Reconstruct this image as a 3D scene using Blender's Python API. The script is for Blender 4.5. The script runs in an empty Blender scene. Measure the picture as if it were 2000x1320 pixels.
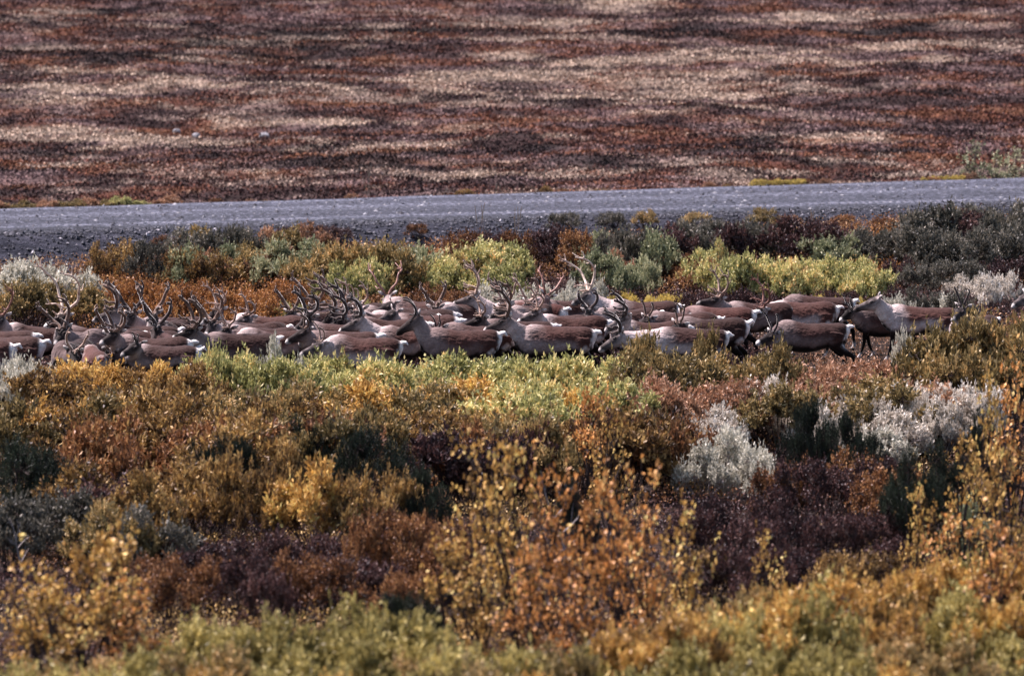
import bpy, math, random
import numpy as np
from mathutils import Vector, Matrix
from mathutils.kdtree import KDTree

# ------------------------------------------------------------------ camera, world, sun, exposure
SC = bpy.context.scene
COL = SC.collection
FPX, ZC, PITCH = 10500.0, 9.5, math.radians(5.0)      # focal length in photo pixels (2000 wide), eye height
cam_d = bpy.data.cameras.new('camera'); cam = bpy.data.objects.new('camera', cam_d); COL.objects.link(cam)
cam.location = (0, 0, ZC); cam.rotation_euler = (math.radians(90) - PITCH, 0, 0)
cam_d.sensor_width = 36; cam_d.lens = 36 * FPX / 2000
cam_d.clip_start = 1; cam_d.clip_end = 5000
cam_d.dof.use_dof = True; cam_d.dof.focus_distance = 98.5; cam_d.dof.aperture_fstop = 1.7
SC.camera = cam
SUN_EL, SUN_AZ = math.radians(58), math.radians(-62)     # azimuth from +Y towards +X
w = bpy.data.worlds.new('World'); SC.world = w; w.use_nodes = True
wn = w.node_tree.nodes; wn.clear()
wo = wn.new('ShaderNodeOutputWorld'); wb = wn.new('ShaderNodeBackground'); ws = wn.new('ShaderNodeTexSky')
ws.sky_type = 'NISHITA'; ws.sun_disc = False; ws.sun_elevation = SUN_EL; ws.sun_rotation = SUN_AZ
ws.air_density = 1.0; ws.dust_density = 2.0
wb.inputs['Strength'].default_value = 0.062
w.node_tree.links.new(ws.outputs[0], wb.inputs[0]); w.node_tree.links.new(wb.outputs[0], wo.inputs[0])
sd = bpy.data.lights.new('sun', 'SUN'); sun = bpy.data.objects.new('sun', sd); COL.objects.link(sun)
sd.energy = 4.8; sd.angle = math.radians(8); sd.color = (1.0, 0.87, 0.88)
_dir = Vector((math.sin(SUN_AZ) * math.cos(SUN_EL), math.cos(SUN_AZ) * math.cos(SUN_EL), math.sin(SUN_EL)))
sun.rotation_euler = _dir.to_track_quat('Z', 'Y').to_euler()
SC.view_settings.view_transform = 'Standard'; SC.view_settings.look = 'None'
SC.view_settings.exposure = 1.48; SC.view_settings.gamma = 1.0
SC.render.engine = 'CYCLES'
SC.cycles.max_bounces = 6; SC.cycles.diffuse_bounces = 3; SC.cycles.transmission_bounces = 3
SC.cycles.glossy_bounces = 2; SC.cycles.transparent_max_bounces = 4

RNG = np.random.default_rng(7)
R = random.Random(11)

# ------------------------------------------------------------------ helpers
def tag(o, label=None, cat=None, group=None, kind=None):
    if label: o['label'] = label
    if cat: o['category'] = cat
    if group: o['group'] = group
    if kind: o['kind'] = kind
    return o

def ang(v): return PITCH + math.atan((v - 660) / FPX)

def vnoise(x, y, f, seed=0):
    x = np.asarray(x, float) * f; y = np.asarray(y, float) * f
    xi = np.floor(x).astype(np.int64); yi = np.floor(y).astype(np.int64)
    fx = x - xi; fy = y - yi
    fx = fx * fx * (3 - 2 * fx); fy = fy * fy * (3 - 2 * fy)
    def h(a, b):
        n = (a * 374761393 + b * 668265263 + seed * 974634777) & 0xffffffff
        n = ((n ^ (n >> 13)) * 1274126177) & 0xffffffff
        return ((n ^ (n >> 16)) & 0xffff) / 65535.0
    return (h(xi, yi) * (1 - fx) + h(xi + 1, yi) * fx) * (1 - fy) + (h(xi, yi + 1) * (1 - fx) + h(xi + 1, yi + 1) * fx) * fy

def fbm(x, y, f, seed=0, oct=4):
    s = 0; a = 1; t = 0
    for i in range(oct):
        s = s + a * vnoise(x, y, f * 2 ** i, seed + i * 17); t += a; a *= .5
    return s / t

def sstep(a, b, x):
    t = np.clip((x - a) / (b - a), 0, 1); return t * t * (3 - 2 * t)

def road_near(x): return 122.5 + 0.373 * x
def road_far(x): return 132.2 + 0.448 * x
def road_z(x): return 1.50 + 0.0035 * x

def zg(x, y):
    """height of the ground"""
    x = np.asarray(x, float); y = np.asarray(y, float)
    xc = np.clip(x, -60, 60)
    g = np.maximum(0, y - 104) * 0.055
    g = g + (fbm(x, y, .22, 3) - .5) * .25 * sstep(104, 108, y) + (fbm(x, y, .3, 9) - .5) * .3 * (1 - sstep(88, 94, y))
    g = g - .35 * sstep(92, 86, y) * sstep(62, 70, y)
    yn, yf, rz = road_near(xc), road_far(xc), road_z(xc) - .03
    g = np.minimum(g, rz - .25)
    g = g + (rz - g) * sstep(yn - 1.9, yn - .1, y)
    d = y - yf
    beyond = rz - (rz - .55) * sstep(.1, 3.0, d)
    hill = np.maximum(0, y - 143) * .10
    hill = np.where(y > 400, 25.7 + (y - 400) * .02, hill)
    hn = (fbm(x * .5, y, .16, 21, 3) - .5) * .9 + (fbm(x * .7, y, .75, 5, 4) - .5) * .36
    beyond = beyond + hill + hn * sstep(3, 10, d)
    return np.where(d > 0, beyond, g)

def zg1(x, y): return float(zg(np.array([x]), np.array([y]))[0])

def place(px, v, h):
    """ground point where something h tall reaches photo row v"""
    t = math.tan(ang(v)); D = (ZC - h) / t
    for _ in range(12):
        x = (px - 1000) / FPX * D * 1.003
        D = .5 * D + .5 * (ZC - zg1(x, D) - h) / t
    x = (px - 1000) / FPX * D * 1.003
    if road_near(x) - 1.0 < D < road_far(x): D = road_near(x) - 1.0
    x = (px - 1000) / FPX * D * 1.003
    return x, D, zg1(x, D)

def mesh_np(name, V, faces_n, idx, mats=(), matidx=None, attrs=None, smooth=False):
    """V (n,3); all faces have faces_n corners; idx flat"""
    m = bpy.data.meshes.new(name)
    V = np.ascontiguousarray(V, dtype=np.float32); idx = np.ascontiguousarray(idx, dtype=np.int32).ravel()
    nf = len(idx) // faces_n
    m.vertices.add(len(V)); m.vertices.foreach_set('co', V.ravel())
    m.loops.add(len(idx)); m.loops.foreach_set('vertex_index', idx)
    m.polygons.add(nf); m.polygons.foreach_set('loop_start', np.arange(nf, dtype=np.int32) * faces_n)
    if matidx is not None: m.polygons.foreach_set('material_index', np.asarray(matidx, dtype=np.int32))
    m.polygons.foreach_set('use_smooth', np.full(nf, smooth))
    for k, a in (attrs or {}).items():
        at = m.attributes.new(k, 'FLOAT_COLOR', 'POINT')
        a = np.asarray(a, dtype=np.float32)
        if a.shape[1] == 3: a = np.concatenate([a, np.ones((len(a), 1), np.float32)], 1)
        at.data.foreach_set('color', np.ascontiguousarray(a).ravel())
    for mt in mats: m.materials.append(mt)
    m.update(); m.validate(verbose=False)
    return m

def add(name, mesh, parent=None):
    o = bpy.data.objects.new(name, mesh); COL.objects.link(o)
    if parent is not None: o.parent = parent
    return o

def unit(a): return a / np.maximum(np.linalg.norm(a, axis=-1, keepdims=True), 1e-9)

# ------------------------------------------------------------------ materials
class NT:
    def __init__(s, name):
        s.m = bpy.data.materials.new(name); s.m.use_nodes = True; s.t = s.m.node_tree; s.t.nodes.clear()
        s.out = s.t.nodes.new('ShaderNodeOutputMaterial')
    def n(s, typ, **kw):
        nd = s.t.nodes.new(typ)
        for k, v in kw.items():
            if k in nd.inputs.keys() if hasattr(nd.inputs, 'keys') else False: nd.inputs[k].default_value = v
            else: setattr(nd, k, v)
        return nd
    def l(s, a, b): s.t.links.new(a, b)
    def ramp(s, fac, stops, interp='LINEAR'):
        r = s.t.nodes.new('ShaderNodeValToRGB'); cr = r.color_ramp; cr.interpolation = interp
        while len(cr.elements) < len(stops): cr.elements.new(.5)
        for e, (p, c) in zip(cr.elements, stops): e.position = p; e.color = (*c, 1) if len(c) == 3 else c
        s.l(fac, r.inputs[0]); return r.outputs[0]
    def noise(s, scale, detail=4, rough=.55, vec=None, w=None):
        nd = s.t.nodes.new('ShaderNodeTexNoise'); nd.inputs['Scale'].default_value = scale
        nd.inputs['Detail'].default_value = detail; nd.inputs['Roughness'].default_value = rough
        if vec is not None: s.l(vec, nd.inputs['Vector'])
        return nd.outputs['Fac']
    def mix(s, fac, a, b, mode='MIX'):
        nd = s.t.nodes.new('ShaderNodeMix'); nd.data_type = 'RGBA'; nd.blend_type = mode
        for v, i in ((fac, 0), (a, 6), (b, 7)):
            if hasattr(v, 'is_output'): s.l(v, nd.inputs[i])
            elif isinstance(v, (int, float)): nd.inputs[i].default_value = v
            else: nd.inputs[i].default_value = (*v, 1)
        return nd.outputs[2]
    def math(s, op, a, b=0.0, clamp=False):
        nd = s.t.nodes.new('ShaderNodeMath'); nd.operation = op; nd.use_clamp = clamp
        for v, i in ((a, 0), (b, 1)):
            if hasattr(v, 'is_output'): s.l(v, nd.inputs[i])
            else: nd.inputs[i].default_value = v
        return nd.outputs[0]
    def coord(s, k='Object'): return s.t.nodes.new('ShaderNodeTexCoord').outputs[k]
    def mapped(s, vec, scale):
        m = s.t.nodes.new('ShaderNodeMapping'); m.inputs['Scale'].default_value = scale; s.l(vec, m.inputs[0]); return m.outputs[0]
    def bump(s, h, strength, dist):
        b = s.t.nodes.new('ShaderNodeBump'); b.inputs['Strength'].default_value = strength; b.inputs['Distance'].default_value = dist
        s.l(h, b.inputs['Height']); return b.outputs[0]
    def bsdf(s, col, rough=.8, normal=None, sheen=0, spec=.3):
        b = s.t.nodes.new('ShaderNodeBsdfPrincipled')
        if hasattr(col, 'is_output'): s.l(col, b.inputs['Base Color'])
        else: b.inputs['Base Color'].default_value = (*col, 1)
        if hasattr(rough, 'is_output'): s.l(rough, b.inputs['Roughness'])
        else: b.inputs['Roughness'].default_value = rough
        b.inputs['Specular IOR Level'].default_value = spec
        if sheen:
            b.inputs['Sheen Weight'].default_value = sheen; b.inputs['Sheen Roughness'].default_value = .35
        if normal is not None: s.l(normal, b.inputs['Normal'])
        s.l(b.outputs[0], s.out.inputs[0]); return s.m

def leaf_mat(name, stops, trans=.22, gloss=.03, k=1.0):
    """foliage: colour per leaf and per sprig, diffuse + translucent + a little gloss"""
    t = NT(name)
    at = t.n('ShaderNodeAttribute'); at.attribute_name = 'rnd'
    sp = t.n('ShaderNodeSeparateColor'); t.l(at.outputs['Color'], sp.inputs[0])
    oi = t.n('ShaderNodeObjectInfo')
    a = t.math('MULTIPLY', sp.outputs[0], .38); b = t.math('MULTIPLY', sp.outputs[1], .42)
    c = t.math('MULTIPLY', oi.outputs['Random'], .20)
    f = t.math('ADD', t.math('ADD', a, b), c)
    stops = [(p, tuple(min(.85, q * (.42 + .92 * p) * k) for q in cc)) for p, cc in stops]  # low stops darkened, high stops brightened: shade and highlights painted into the leaves
    col = t.ramp(f, stops)
    d = t.n('ShaderNodeBsdfDiffuse'); tr = t.n('ShaderNodeBsdfTranslucent'); g = t.n('ShaderNodeBsdfGlossy')
    g.inputs['Roughness'].default_value = .5
    g.inputs['Color'].default_value = (.9, .9, .95, 1)
    t.l(col, d.inputs[0]); t.l(col, tr.inputs[0])
    m1 = t.n('ShaderNodeMixShader'); m1.inputs[0].default_value = trans
    t.l(d.outputs[0], m1.inputs[1]); t.l(tr.outputs[0], m1.inputs[2])
    m2 = t.n('ShaderNodeMixShader'); m2.inputs[0].default_value = gloss
    t.l(m1.outputs[0], m2.inputs[1]); t.l(g.outputs[0], m2.inputs[2])
    t.l(m2.outputs[0], t.out.inputs[0])
    return t.m

LM = {
 'wyg': leaf_mat('leaf_yellow_green', [(.12, (.09, .085, .035)), (.34, (.26, .265, .10)), (.54, (.50, .485, .20)), (.74, (.68, .54, .26)), (.86, (.62, .34, .13)), (.97, (.75, .66, .5))], k=1.12),
 'wol': leaf_mat('leaf_olive_gold', [(.12, (.05, .042, .022)), (.38, (.20, .15, .06)), (.6, (.38, .28, .12)), (.8, (.54, .34, .14)), (.95, (.60, .48, .3))]),
 'wru': leaf_mat('leaf_tan_rust', [(.15, (.12, .09, .07)), (.4, (.30, .17, .10)), (.62, (.42, .22, .13)), (.85, (.54, .38, .25)), (.95, (.62, .55, .48))]),
 'wor': leaf_mat('leaf_orange_brown', [(.12, (.035, .022, .016)), (.36, (.14, .08, .035)), (.58, (.31, .19, .07)), (.82, (.56, .37, .13)), (.97, (.74, .54, .28))]),
 'wgd': leaf_mat('leaf_golden', [(.12, (.10, .06, .03)), (.35, (.34, .19, .06)), (.6, (.60, .37, .11)), (.85, (.78, .53, .19)), (.97, (.84, .68, .42))], k=1.15),
 'wgr': leaf_mat('leaf_silver_grey', [(.12, (.26, .25, .20)), (.4, (.50, .48, .40)), (.7, (.68, .65, .55)), (.92, (.82, .77, .65))], trans=.25, k=1.12),
 'wpk': leaf_mat('leaf_pinkish_silver', [(.12, (.24, .19, .15)), (.35, (.52, .46, .39)), (.6, (.70, .64, .55)), (.9, (.85, .80, .70))], trans=.2, k=1.12),
 'wdk': leaf_mat('leaf_dark_grey_green', [(.12, (.03, .03, .026)), (.45, (.10, .095, .075)), (.75, (.20, .18, .14)), (.95, (.42, .37, .32))]),
 'wgg': leaf_mat('leaf_sage_green', [(.12, (.07, .085, .045)), (.42, (.26, .29, .16)), (.7, (.48, .46, .28)), (.95, (.68, .60, .42))]),
 'wfg': leaf_mat('leaf_foreground_olive', [(.12, (.10, .08, .025)), (.4, (.29, .24, .08)), (.7, (.50, .42, .16)), (.92, (.68, .50, .22))], k=1.12),
 'jun': leaf_mat('leaf_juniper', [(.1, (.008, .014, .011)), (.5, (.020, .030, .017)), (.9, (.06, .075, .045))], trans=.1),
 'dbr': leaf_mat('leaf_rust', [(.12, (.035, .018, .013)), (.38, (.14, .062, .030)), (.62, (.30, .14, .058)), (.88, (.50, .30, .13))]),
 'dor': leaf_mat('leaf_amber', [(.12, (.06, .028, .014)), (.4, (.25, .10, .035)), (.65, (.44, .20, .06)), (.9, (.60, .36, .14))]),
 'ddk': leaf_mat('leaf_dark_maroon', [(.12, (.014, .009, .011)), (.42, (.045, .024, .026)), (.72, (.11, .052, .045)), (.95, (.28, .17, .14))]),
 'yel': leaf_mat('leaf_bright_yellow', [(.12, (.24, .22, .07)), (.4, (.54, .43, .13)), (.7, (.76, .58, .16)), (.95, (.8, .66, .36))]),
}
def stem_mat(name, c0, c1):
    t = NT(name); n = t.noise(9, 3, vec=t.coord()); return t.bsdf(t.ramp(n, [(.3, c0), (.7, c1)]), .8)
M_STEM = stem_mat('stem_bark', (.018, .012, .012), (.06, .04, .038))
M_STEMG = stem_mat('stem_bark_grey', (.12, .10, .10), (.36, .32, .32))

# ------------------------------------------------------------------ leaf and twig arrays
def leaf_arrays(C, A, S, W, rnd):
    n = len(C)
    N = unit(RNG.normal(size=(n, 3))); B = unit(np.cross(A, N)); U = np.cross(B, A)
    S = S[:, None]; W = W[:, None]
    m = C + A * S * .52 + U * S * .08
    V = np.empty((n, 4, 3)); V[:, 0] = C; V[:, 1] = m + B * W * .5; V[:, 2] = C + A * S; V[:, 3] = m - B * W * .5
    return V.reshape(-1, 3), np.arange(n * 4).reshape(-1, 4), np.repeat(rnd, 4, 0)

def twig_arrays(P0, P1, r0, r1):
    n = len(P0); T = unit(P1 - P0)
    ref = np.where(np.abs(T[:, 2:3]) > .9, np.array([[1., 0, 0]]), np.array([[0, 0, 1.]]))
    A = unit(np.cross(T, ref)); B = np.cross(T, A)
    V = np.empty((n, 6, 3))
    for k in range(3):
        a = 2 * math.pi * k / 3; d = A * math.cos(a) + B * math.sin(a)
        V[:, k] = P0 + d * np.reshape(r0, (-1, 1)); V[:, k + 3] = P1 + d * np.reshape(r1, (-1, 1))
    b = (np.arange(n) * 6)[:, None]
    F = np.stack([b + np.array([[k, (k + 1) % 3, (k + 1) % 3 + 3, k + 3]]) for k in range(3)], 1).reshape(-1, 4)
    return V.reshape(-1, 3), F

class Twigs:
    def __init__(s): s.a = []; s.b = []; s.ra = []; s.rb = []
    def seg(s, a, b, ra, rb): s.a.append(a); s.b.append(b); s.ra.append(ra); s.rb.append(rb)
    def curve(s, p, q, ra, rb, bend=.1, k=4):
        p = np.array(p, float); q = np.array(q, float); off = RNG.normal(size=3) * bend * np.linalg.norm(q - p)
        off[2] += .15 * np.linalg.norm((q - p)[:2])
        last = p
        for i in range(1, k + 1):
            t = i / k; c = p + (q - p) * t + off * 4 * t * (1 - t) * .5
            s.seg(last, c, ra + (rb - ra) * (i - 1) / k, ra + (rb - ra) * t); last = c
    def arrays(s): return twig_arrays(np.array(s.a), np.array(s.b), np.array(s.ra), np.array(s.rb))

def shrub_meshes(kind, seed):
    """returns (foliage mesh, branches mesh); about 1 m tall unit"""
    global RNG
    RNG = np.random.default_rng(seed)
    tw = Twigs()
    if kind == 'willow':   nl, ns, lv, LL, LW, H, RX = 20, 22, 11, .082, .038, 1.0, .85
    elif kind == 'dwarf':  nl, ns, lv, LL, LW, H, RX = 26, 16, 13, .044, .034, 1.0, .8
    elif kind == 'juniper': nl, ns, lv, LL, LW, H, RX = 22, 34, 16, .050, .012, 1.0, .9
    else:                  nl, ns, lv, LL, LW, H, RX = 15, 7, 6, .043, .037, 1.0, .44
    C = []; AX = []; G = []
    for i in range(nl):
        a = RNG.uniform(0, 2 * math.pi); rr = RX * math.sqrt(RNG.uniform(0.0, 1)) * .82
        if kind == 'birch':
            top = RNG.uniform(.22, .95); rr = RX * RNG.uniform(.15, 1) * (1.0 - .55 * top)
        else:
            top = (1 - .75 * (rr / RX) ** 2) * RNG.uniform(.66, 1.0) * .88
            if RNG.uniform() < .25: top *= .65
        cen = np.array([rr * math.cos(a), rr * math.sin(a), top * H])
        base = np.array([.12 * RX * math.cos(a), .12 * RX * math.sin(a), 0.0])
        if kind == 'birch':
            base = np.array([0, 0, max(0, top - .32)])
        tw.curve(base + RNG.normal(size=3) * .02 * np.array([1, 1, 0]), cen, .013, .006, .12)
        lr = RNG.uniform(.11, .21) * (1 if kind != 'birch' else .75)
        for j in range(ns):
            d = RNG.normal(size=3); d[2] = abs(d[2]) * .9 + (.3 if kind != 'juniper' else .05)
            d = d / np.linalg.norm(d)
            tip = cen + d * lr * np.array([1.15, 1.15, .85]) * RNG.uniform(.72, 1.1)
            axis = d * (.75 if kind != 'dwarf' else .45) + np.array([0, 0, .55]); axis /= np.linalg.norm(axis)
            L = RNG.uniform(.09, .17); b0 = tip - axis * L * .6
            tw.seg(cen + (b0 - cen) * .15, b0, .0045, .003); tw.seg(b0, b0 + axis * L, .003, .0015)
            if j % 8 == 0 and kind != 'juniper': L *= 1.9; axis = unit((axis + np.array([0, 0, .8]))[None])[0]
            g = RNG.uniform() * .6 + .4 * (i % 5) / 5
            for q in range(lv):
                t = RNG.uniform(.05, 1.05)
                C.append(b0 + axis * L * t + RNG.normal(size=3) * .010); AX.append(axis); G.append(g)
    if kind == 'birch':
        for s_ in range(3):
            a = RNG.uniform(0, 6.28); tw.curve((0, 0, 0), (.26 * math.cos(a), .26 * math.sin(a), .95 - .14 * s_), .016, .004, .05, 6)
    C = np.array(C); AX = np.array(AX); G = np.array(G); n = len(C)
    spread = {'willow': .75, 'dwarf': .9, 'juniper': .6, 'birch': 1.3}[kind]
    A = unit(AX + RNG.normal(size=(n, 3)) * spread)
    S = LL * RNG.uniform(.65, 1.25, n); W = LW * RNG.uniform(.7, 1.2, n)
    rnd = np.stack([RNG.uniform(size=n), G, RNG.uniform(size=n)], 1)
    V, F, c = leaf_arrays(C, A, S, W, rnd)
    mf = mesh_np('foliage_' + kind, V, 4, F, [LM['wyg']], None, {'rnd': c})
    V, F = tw.arrays()
    mb = mesh_np('branches_' + kind, V, 4, F, [M_STEM])
    return mf, mb

SH = {k: [shrub_meshes(k, 100 + 13 * i + len(k)) for i in range(n)] for k, n in (('willow', 6), ('dwarf', 4), ('juniper', 3), ('birch', 5))}
RNG = np.random.default_rng(5)
FORM = {'jun': 'juniper', 'dbr': 'dwarf', 'dor': 'dwarf', 'ddk': 'dwarf', 'bir': 'birch', 'bio': 'birch'}
NAMES = {'willow': ('willow_shrub', 'willow shrub'), 'dwarf': ('dwarf_birch_shrub', 'dwarf birch'), 'juniper': ('juniper_bush', 'juniper'), 'birch': ('birch_sapling', 'birch sapling')}
LM['bir'] = LM['wgd']; LM['bio'] = leaf_mat('leaf_birch_orange', [(.1, (.12, .05, .02)), (.36, (.38, .17, .05)), (.62, (.64, .31, .10)), (.9, (.84, .50, .20))], k=1.15)

def names(form, label):
    if 'willow' in label.split(' beside')[0].split(' below')[0].split(' before')[0].split(' behind')[0]:
        return ('silver_willow', 'silver willow') if ('silver' in label or 'grey' in label or 'pink' in label or 'pale' in label) else ('willow_shrub', 'willow shrub')
    if form == 'willow': return ('birch_shrub', 'shrub birch')
    return NAMES[form]

def shrub(px, v, typ, h, wid, label, group=None, form=None, stem=None, mat=None):
    form = form or FORM.get(typ, 'willow')
    x, y, z = place(px, v, h)
    nm, cat = names(form, label)
    root = bpy.data.objects.new(nm, None); COL.objects.link(root)
    root.location = (x, y, z - .03); root.rotation_euler = (0, 0, R.uniform(0, 6.28))
    root.scale = (wid, wid, h)
    tag(root, label, cat, group)
    mf, mb = R.choice(SH[form])
    f = add('foliage', mf, root); f.material_slots[0].link = 'OBJECT'; f.material_slots[0].material = mat or LM[typ]
    b = add('branches', mb, root)
    if stem: b.material_slots[0].link = 'OBJECT'; b.material_slots[0].material = stem
    return root

def row(px0, px1, v0, v1, n, typ, h, wid, label, group, jit=14, **kw):
    for i in range(n):
        t = (i + .5) / n + R.uniform(-.35, .35) / n
        types = typ if isinstance(typ, tuple) else (typ,)
        shrub(px0 + (px1 - px0) * t, v0 + (v1 - v0) * t + R.uniform(-jit, jit), R.choice(types), h * R.uniform(.85, 1.15), wid * R.uniform(.85, 1.2), label, group, **kw)

# ------------------------------------------------------------------ ground sheet
def axis_coords(lo, hi, segs):
    out = []
    for a, b, st in segs: out += list(np.arange(a, b, st))
    out.append(hi); return np.array(out)
xs = np.concatenate([-np.geomspace(700, 24, 22), np.arange(-23.5, 23.6, .22), np.geomspace(24, 700, 22)])
ys = np.concatenate([[-200, -80, -20, 20, 40], np.arange(50, 136, .4), np.arange(136, 206, .22), np.geomspace(206.5, 1100, 40)])
GX, GY = np.meshgrid(xs, ys)
GZ = zg(GX, GY)

def hill_hit(px, v):
    a = math.tan(ang(v)); y = 145.
    while ZC - a * y > .5 + max(0, y - 143) * .10: y += .2
    return (px - 1000) / FPX * y, y
def blobs(lst):
    out = []
    for px, v, rx, ry in lst:
        x, y = hill_hit(px, v); _, y1 = hill_hit(px, v - ry); _, y0 = hill_hit(px, v + ry)
        out.append((x, y, rx / FPX * y, max(.5, (y1 - y0) / 2)))
    return out
LICHEN = blobs([(1000, 150, 420, 22), (1300, 190, 420, 20), (450, 180, 320, 14), (300, 265, 200, 10), (1700, 130, 260, 14), (760, 150, 150, 18), (930, 160, 180, 26), (1180, 125, 260, 14), (1480, 108, 300, 14), (1750, 100, 200, 12), (1150, 195, 260, 14), (900, 185, 120, 10), (90, 195, 190, 20),
    (300, 150, 160, 9), (90, 255, 160, 13), (480, 225, 70, 10), (780, 290, 170, 10), (560, 285, 60, 8), (1200, 20, 180, 10), (1050, 45, 200, 8), (1500, 50, 200, 8), (1420, 215, 220, 7),
    (700, 240, 200, 9), (1300, 165, 150, 9), (1050, 275, 90, 10), (150, 140, 120, 6), (640, 5, 150, 4), (1650, 270, 90, 6), (560, 345, 50, 8), (940, 355, 60, 7), (1530, 325, 60, 6)])
DARK = blobs([(700, 325, 520, 12), (1400, 320, 500, 8), (250, 110, 260, 12), (900, 70, 420, 8), (480, 95, 260, 18), (560, 110, 140, 10), (50, 105, 100, 12), (1330, 72, 230, 11), (520, 300, 220, 20), (830, 322, 170, 14), (1080, 12, 110, 10), (620, 330, 120, 10), (90, 290, 130, 12),
    (1750, 80, 220, 9), (1650, 60, 200, 6), (1300, 300, 150, 10), (1500, 280, 160, 12), (1150, 340, 130, 8), (300, 20, 200, 10), (1500, 150, 100, 6), (1850, 190, 100, 10), (60, 340, 160, 14), (400, 330, 100, 12), (1750, 310, 120, 10)])
def bmask(x, y, lst):
    m = np.zeros_like(x)
    wx = x + (fbm(x, y, .5, 41, 3) - .5) * 5; wy = y + (fbm(x * .5, y, .5, 57, 3) - .5) * 4
    for cx, cy, rx, ry in lst:
        d = np.sqrt(((wx - cx) / rx) ** 2 + ((wy - cy) / ry) ** 2)
        m = np.maximum(m, 1 - sstep(.3, 1.5, d))
    return m
def hill_colour(x, y, jitter=None):
    j = fbm(x * .38, y, 1.2, 77, 4); k = fbm(x * .3, y, .42, 91, 4); q = fbm(x * .4, y, 1.7, 15, 3)
    li = bmask(x, y, LICHEN); da = bmask(x, y, DARK)
    if jitter is not None: j = j + jitter * .08; q = q + jitter * .06
    rust = np.array([.082, .034, .024]); brown = np.array([.034, .021, .021]); cream = np.array([.27, .21, .165]); pink = np.array([.115, .078, .077]); green = np.array([.014, .012, .013]); org = np.array([.115, .054, .031])
    def mx(a, b, t): return a + (b - a) * np.clip(t, 0, 1)[..., None]
    c = mx(brown, rust, sstep(.36, .56, j)); c = mx(c, org, sstep(.56, .7, j) * .8)
    c = mx(c, pink, sstep(.48, .66, q) * .85)
    q2 = fbm(x * .36, y, 1.6, 33, 4); c = mx(c, cream, sstep(.26, .86, li * .74 + (q2 - .5) * 1.8 + (j - .5) * .6) * .9)
    c = mx(c, cream * .8, sstep(.50, .68, k) * sstep(.48, .62, q) * .75)
    c = mx(c, green, sstep(.26, .85, da * .70 + (.5 - q2) * 1.5 + (.5 - j) * .7) * .85)
    return c
S = GX.shape
hc = hill_colour(GX, GY)
near = np.array([.022, .015, .013]) + 0 * hc
nn = fbm(GX, GY, .8, 31)
near = near + (np.array([.05, .028, .018]) - near) * sstep(.45, .7, nn)[..., None]
emb = np.array([.03, .032, .045])
tn = sstep(road_near(np.clip(GX, -60, 60)) - 2.6, road_near(np.clip(GX, -60, 60)) - 1.7, GY)[..., None]
tf = sstep(road_far(np.clip(GX, -60, 60)) + .4, road_far(np.clip(GX, -60, 60)) + 2.2, GY)[..., None]
gc = near + (emb - near) * tn; gc = gc + (hc * .8 - gc) * tf
ny, nx = S
I = np.arange(ny * nx).reshape(ny, nx)
F = np.stack([I[:-1, :-1], I[:-1, 1:], I[1:, 1:], I[1:, :-1]], -1).reshape(-1, 4)
t = NT('ground')
at = t.n('ShaderNodeAttribute'); at.attribute_name = 'tint'
co = t.mapped(t.coord(), (.6, 1, 1))
n1 = t.noise(3.2, 6, .65, co); n2 = t.noise(14, 4, .6, co)
c = t.mix(1.0, at.outputs['Color'], t.ramp(n1, [(.3, (.35, .35, .38)), (.5, (.95, .95, .95)), (.72, (1.7, 1.6, 1.55))]), 'MULTIPLY')
c = t.mix(.6, c, t.ramp(n2, [(.3, (.5, .5, .5)), (.7, (1.5, 1.5, 1.5))]), 'MULTIPLY')
MG = t.bsdf(c, .95, t.bump(n1, .9, .25), spec=.1)
g = add('ground', mesh_np('ground', np.stack([GX, GY, GZ], -1).reshape(-1, 3), 4, F, [MG], None, {'tint': gc.reshape(-1, 3)}, smooth=True))
tag(g, 'autumn tundra ground rising to a hillside behind the road', 'ground', kind='structure')

# road sheet
rx = np.concatenate([np.linspace(-60, -20, 40), np.arange(-19.5, 20, .5), np.linspace(20, 60, 40)]); rt = np.linspace(0, 1, 25)
RXX, RT = np.meshgrid(rx, rt)
RYY = road_near(RXX) + RT * (road_far(RXX) - road_near(RXX))
RZZ = road_z(RXX) + .10 * (1 - (2 * RT - 1) ** 2) * .6 - .0 + (fbm(RXX, RYY, .8, 8) - .5) * .03 + .012 - .09 * np.exp(-((RT) / .05) ** 2)
nyr, nxr = RXX.shape; I = np.arange(nyr * nxr).reshape(nyr, nxr)
F = np.stack([I[:-1, :-1], I[:-1, 1:], I[1:, 1:], I[1:, :-1]], -1).reshape(-1, 4)
t = NT('road_gravel')
at = t.n('ShaderNodeAttribute'); at.attribute_name = 'uvw'
sp = t.n('ShaderNodeSeparateColor'); t.l(at.outputs['Color'], sp.inputs[0])
co = t.coord()
n1 = t.noise(9, 5, .75, t.mapped(co, (1, .5, 1))); n2 = t.noise(1.2, 4, .6, t.mapped(co, (.25, 1.6, 1))); n3 = t.noise(60, 2, .5, co)
base = t.ramp(n1, [(.34, (.012, .013, .019)), (.48, (.042, .046, .064)), (.58, (.095, .10, .135)), (.70, (.27, .28, .34))])
band = t.ramp(sp.outputs[0], [(0, (.4, .4, .4)), (.10, (.6, .6, .6)), (.17, (1.3, 1.3, 1.3)), (.25, (.7, .7, .72)), (.45, (.9, .9, .9)), (.56, (1.45, 1.43, 1.4)), (.66, (.8, .8, .82)), (.82, (.85, .85, .88)), (.9, (1.6, 1.6, 1.6)), (1, (.75, .75, .75))])
c = t.mix(1., base, band, 'MULTIPLY')
c = t.mix(.7, c, t.ramp(n2, [(.35, (.72, .72, .75)), (.65, (1.25, 1.25, 1.25))]), 'MULTIPLY')
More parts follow.
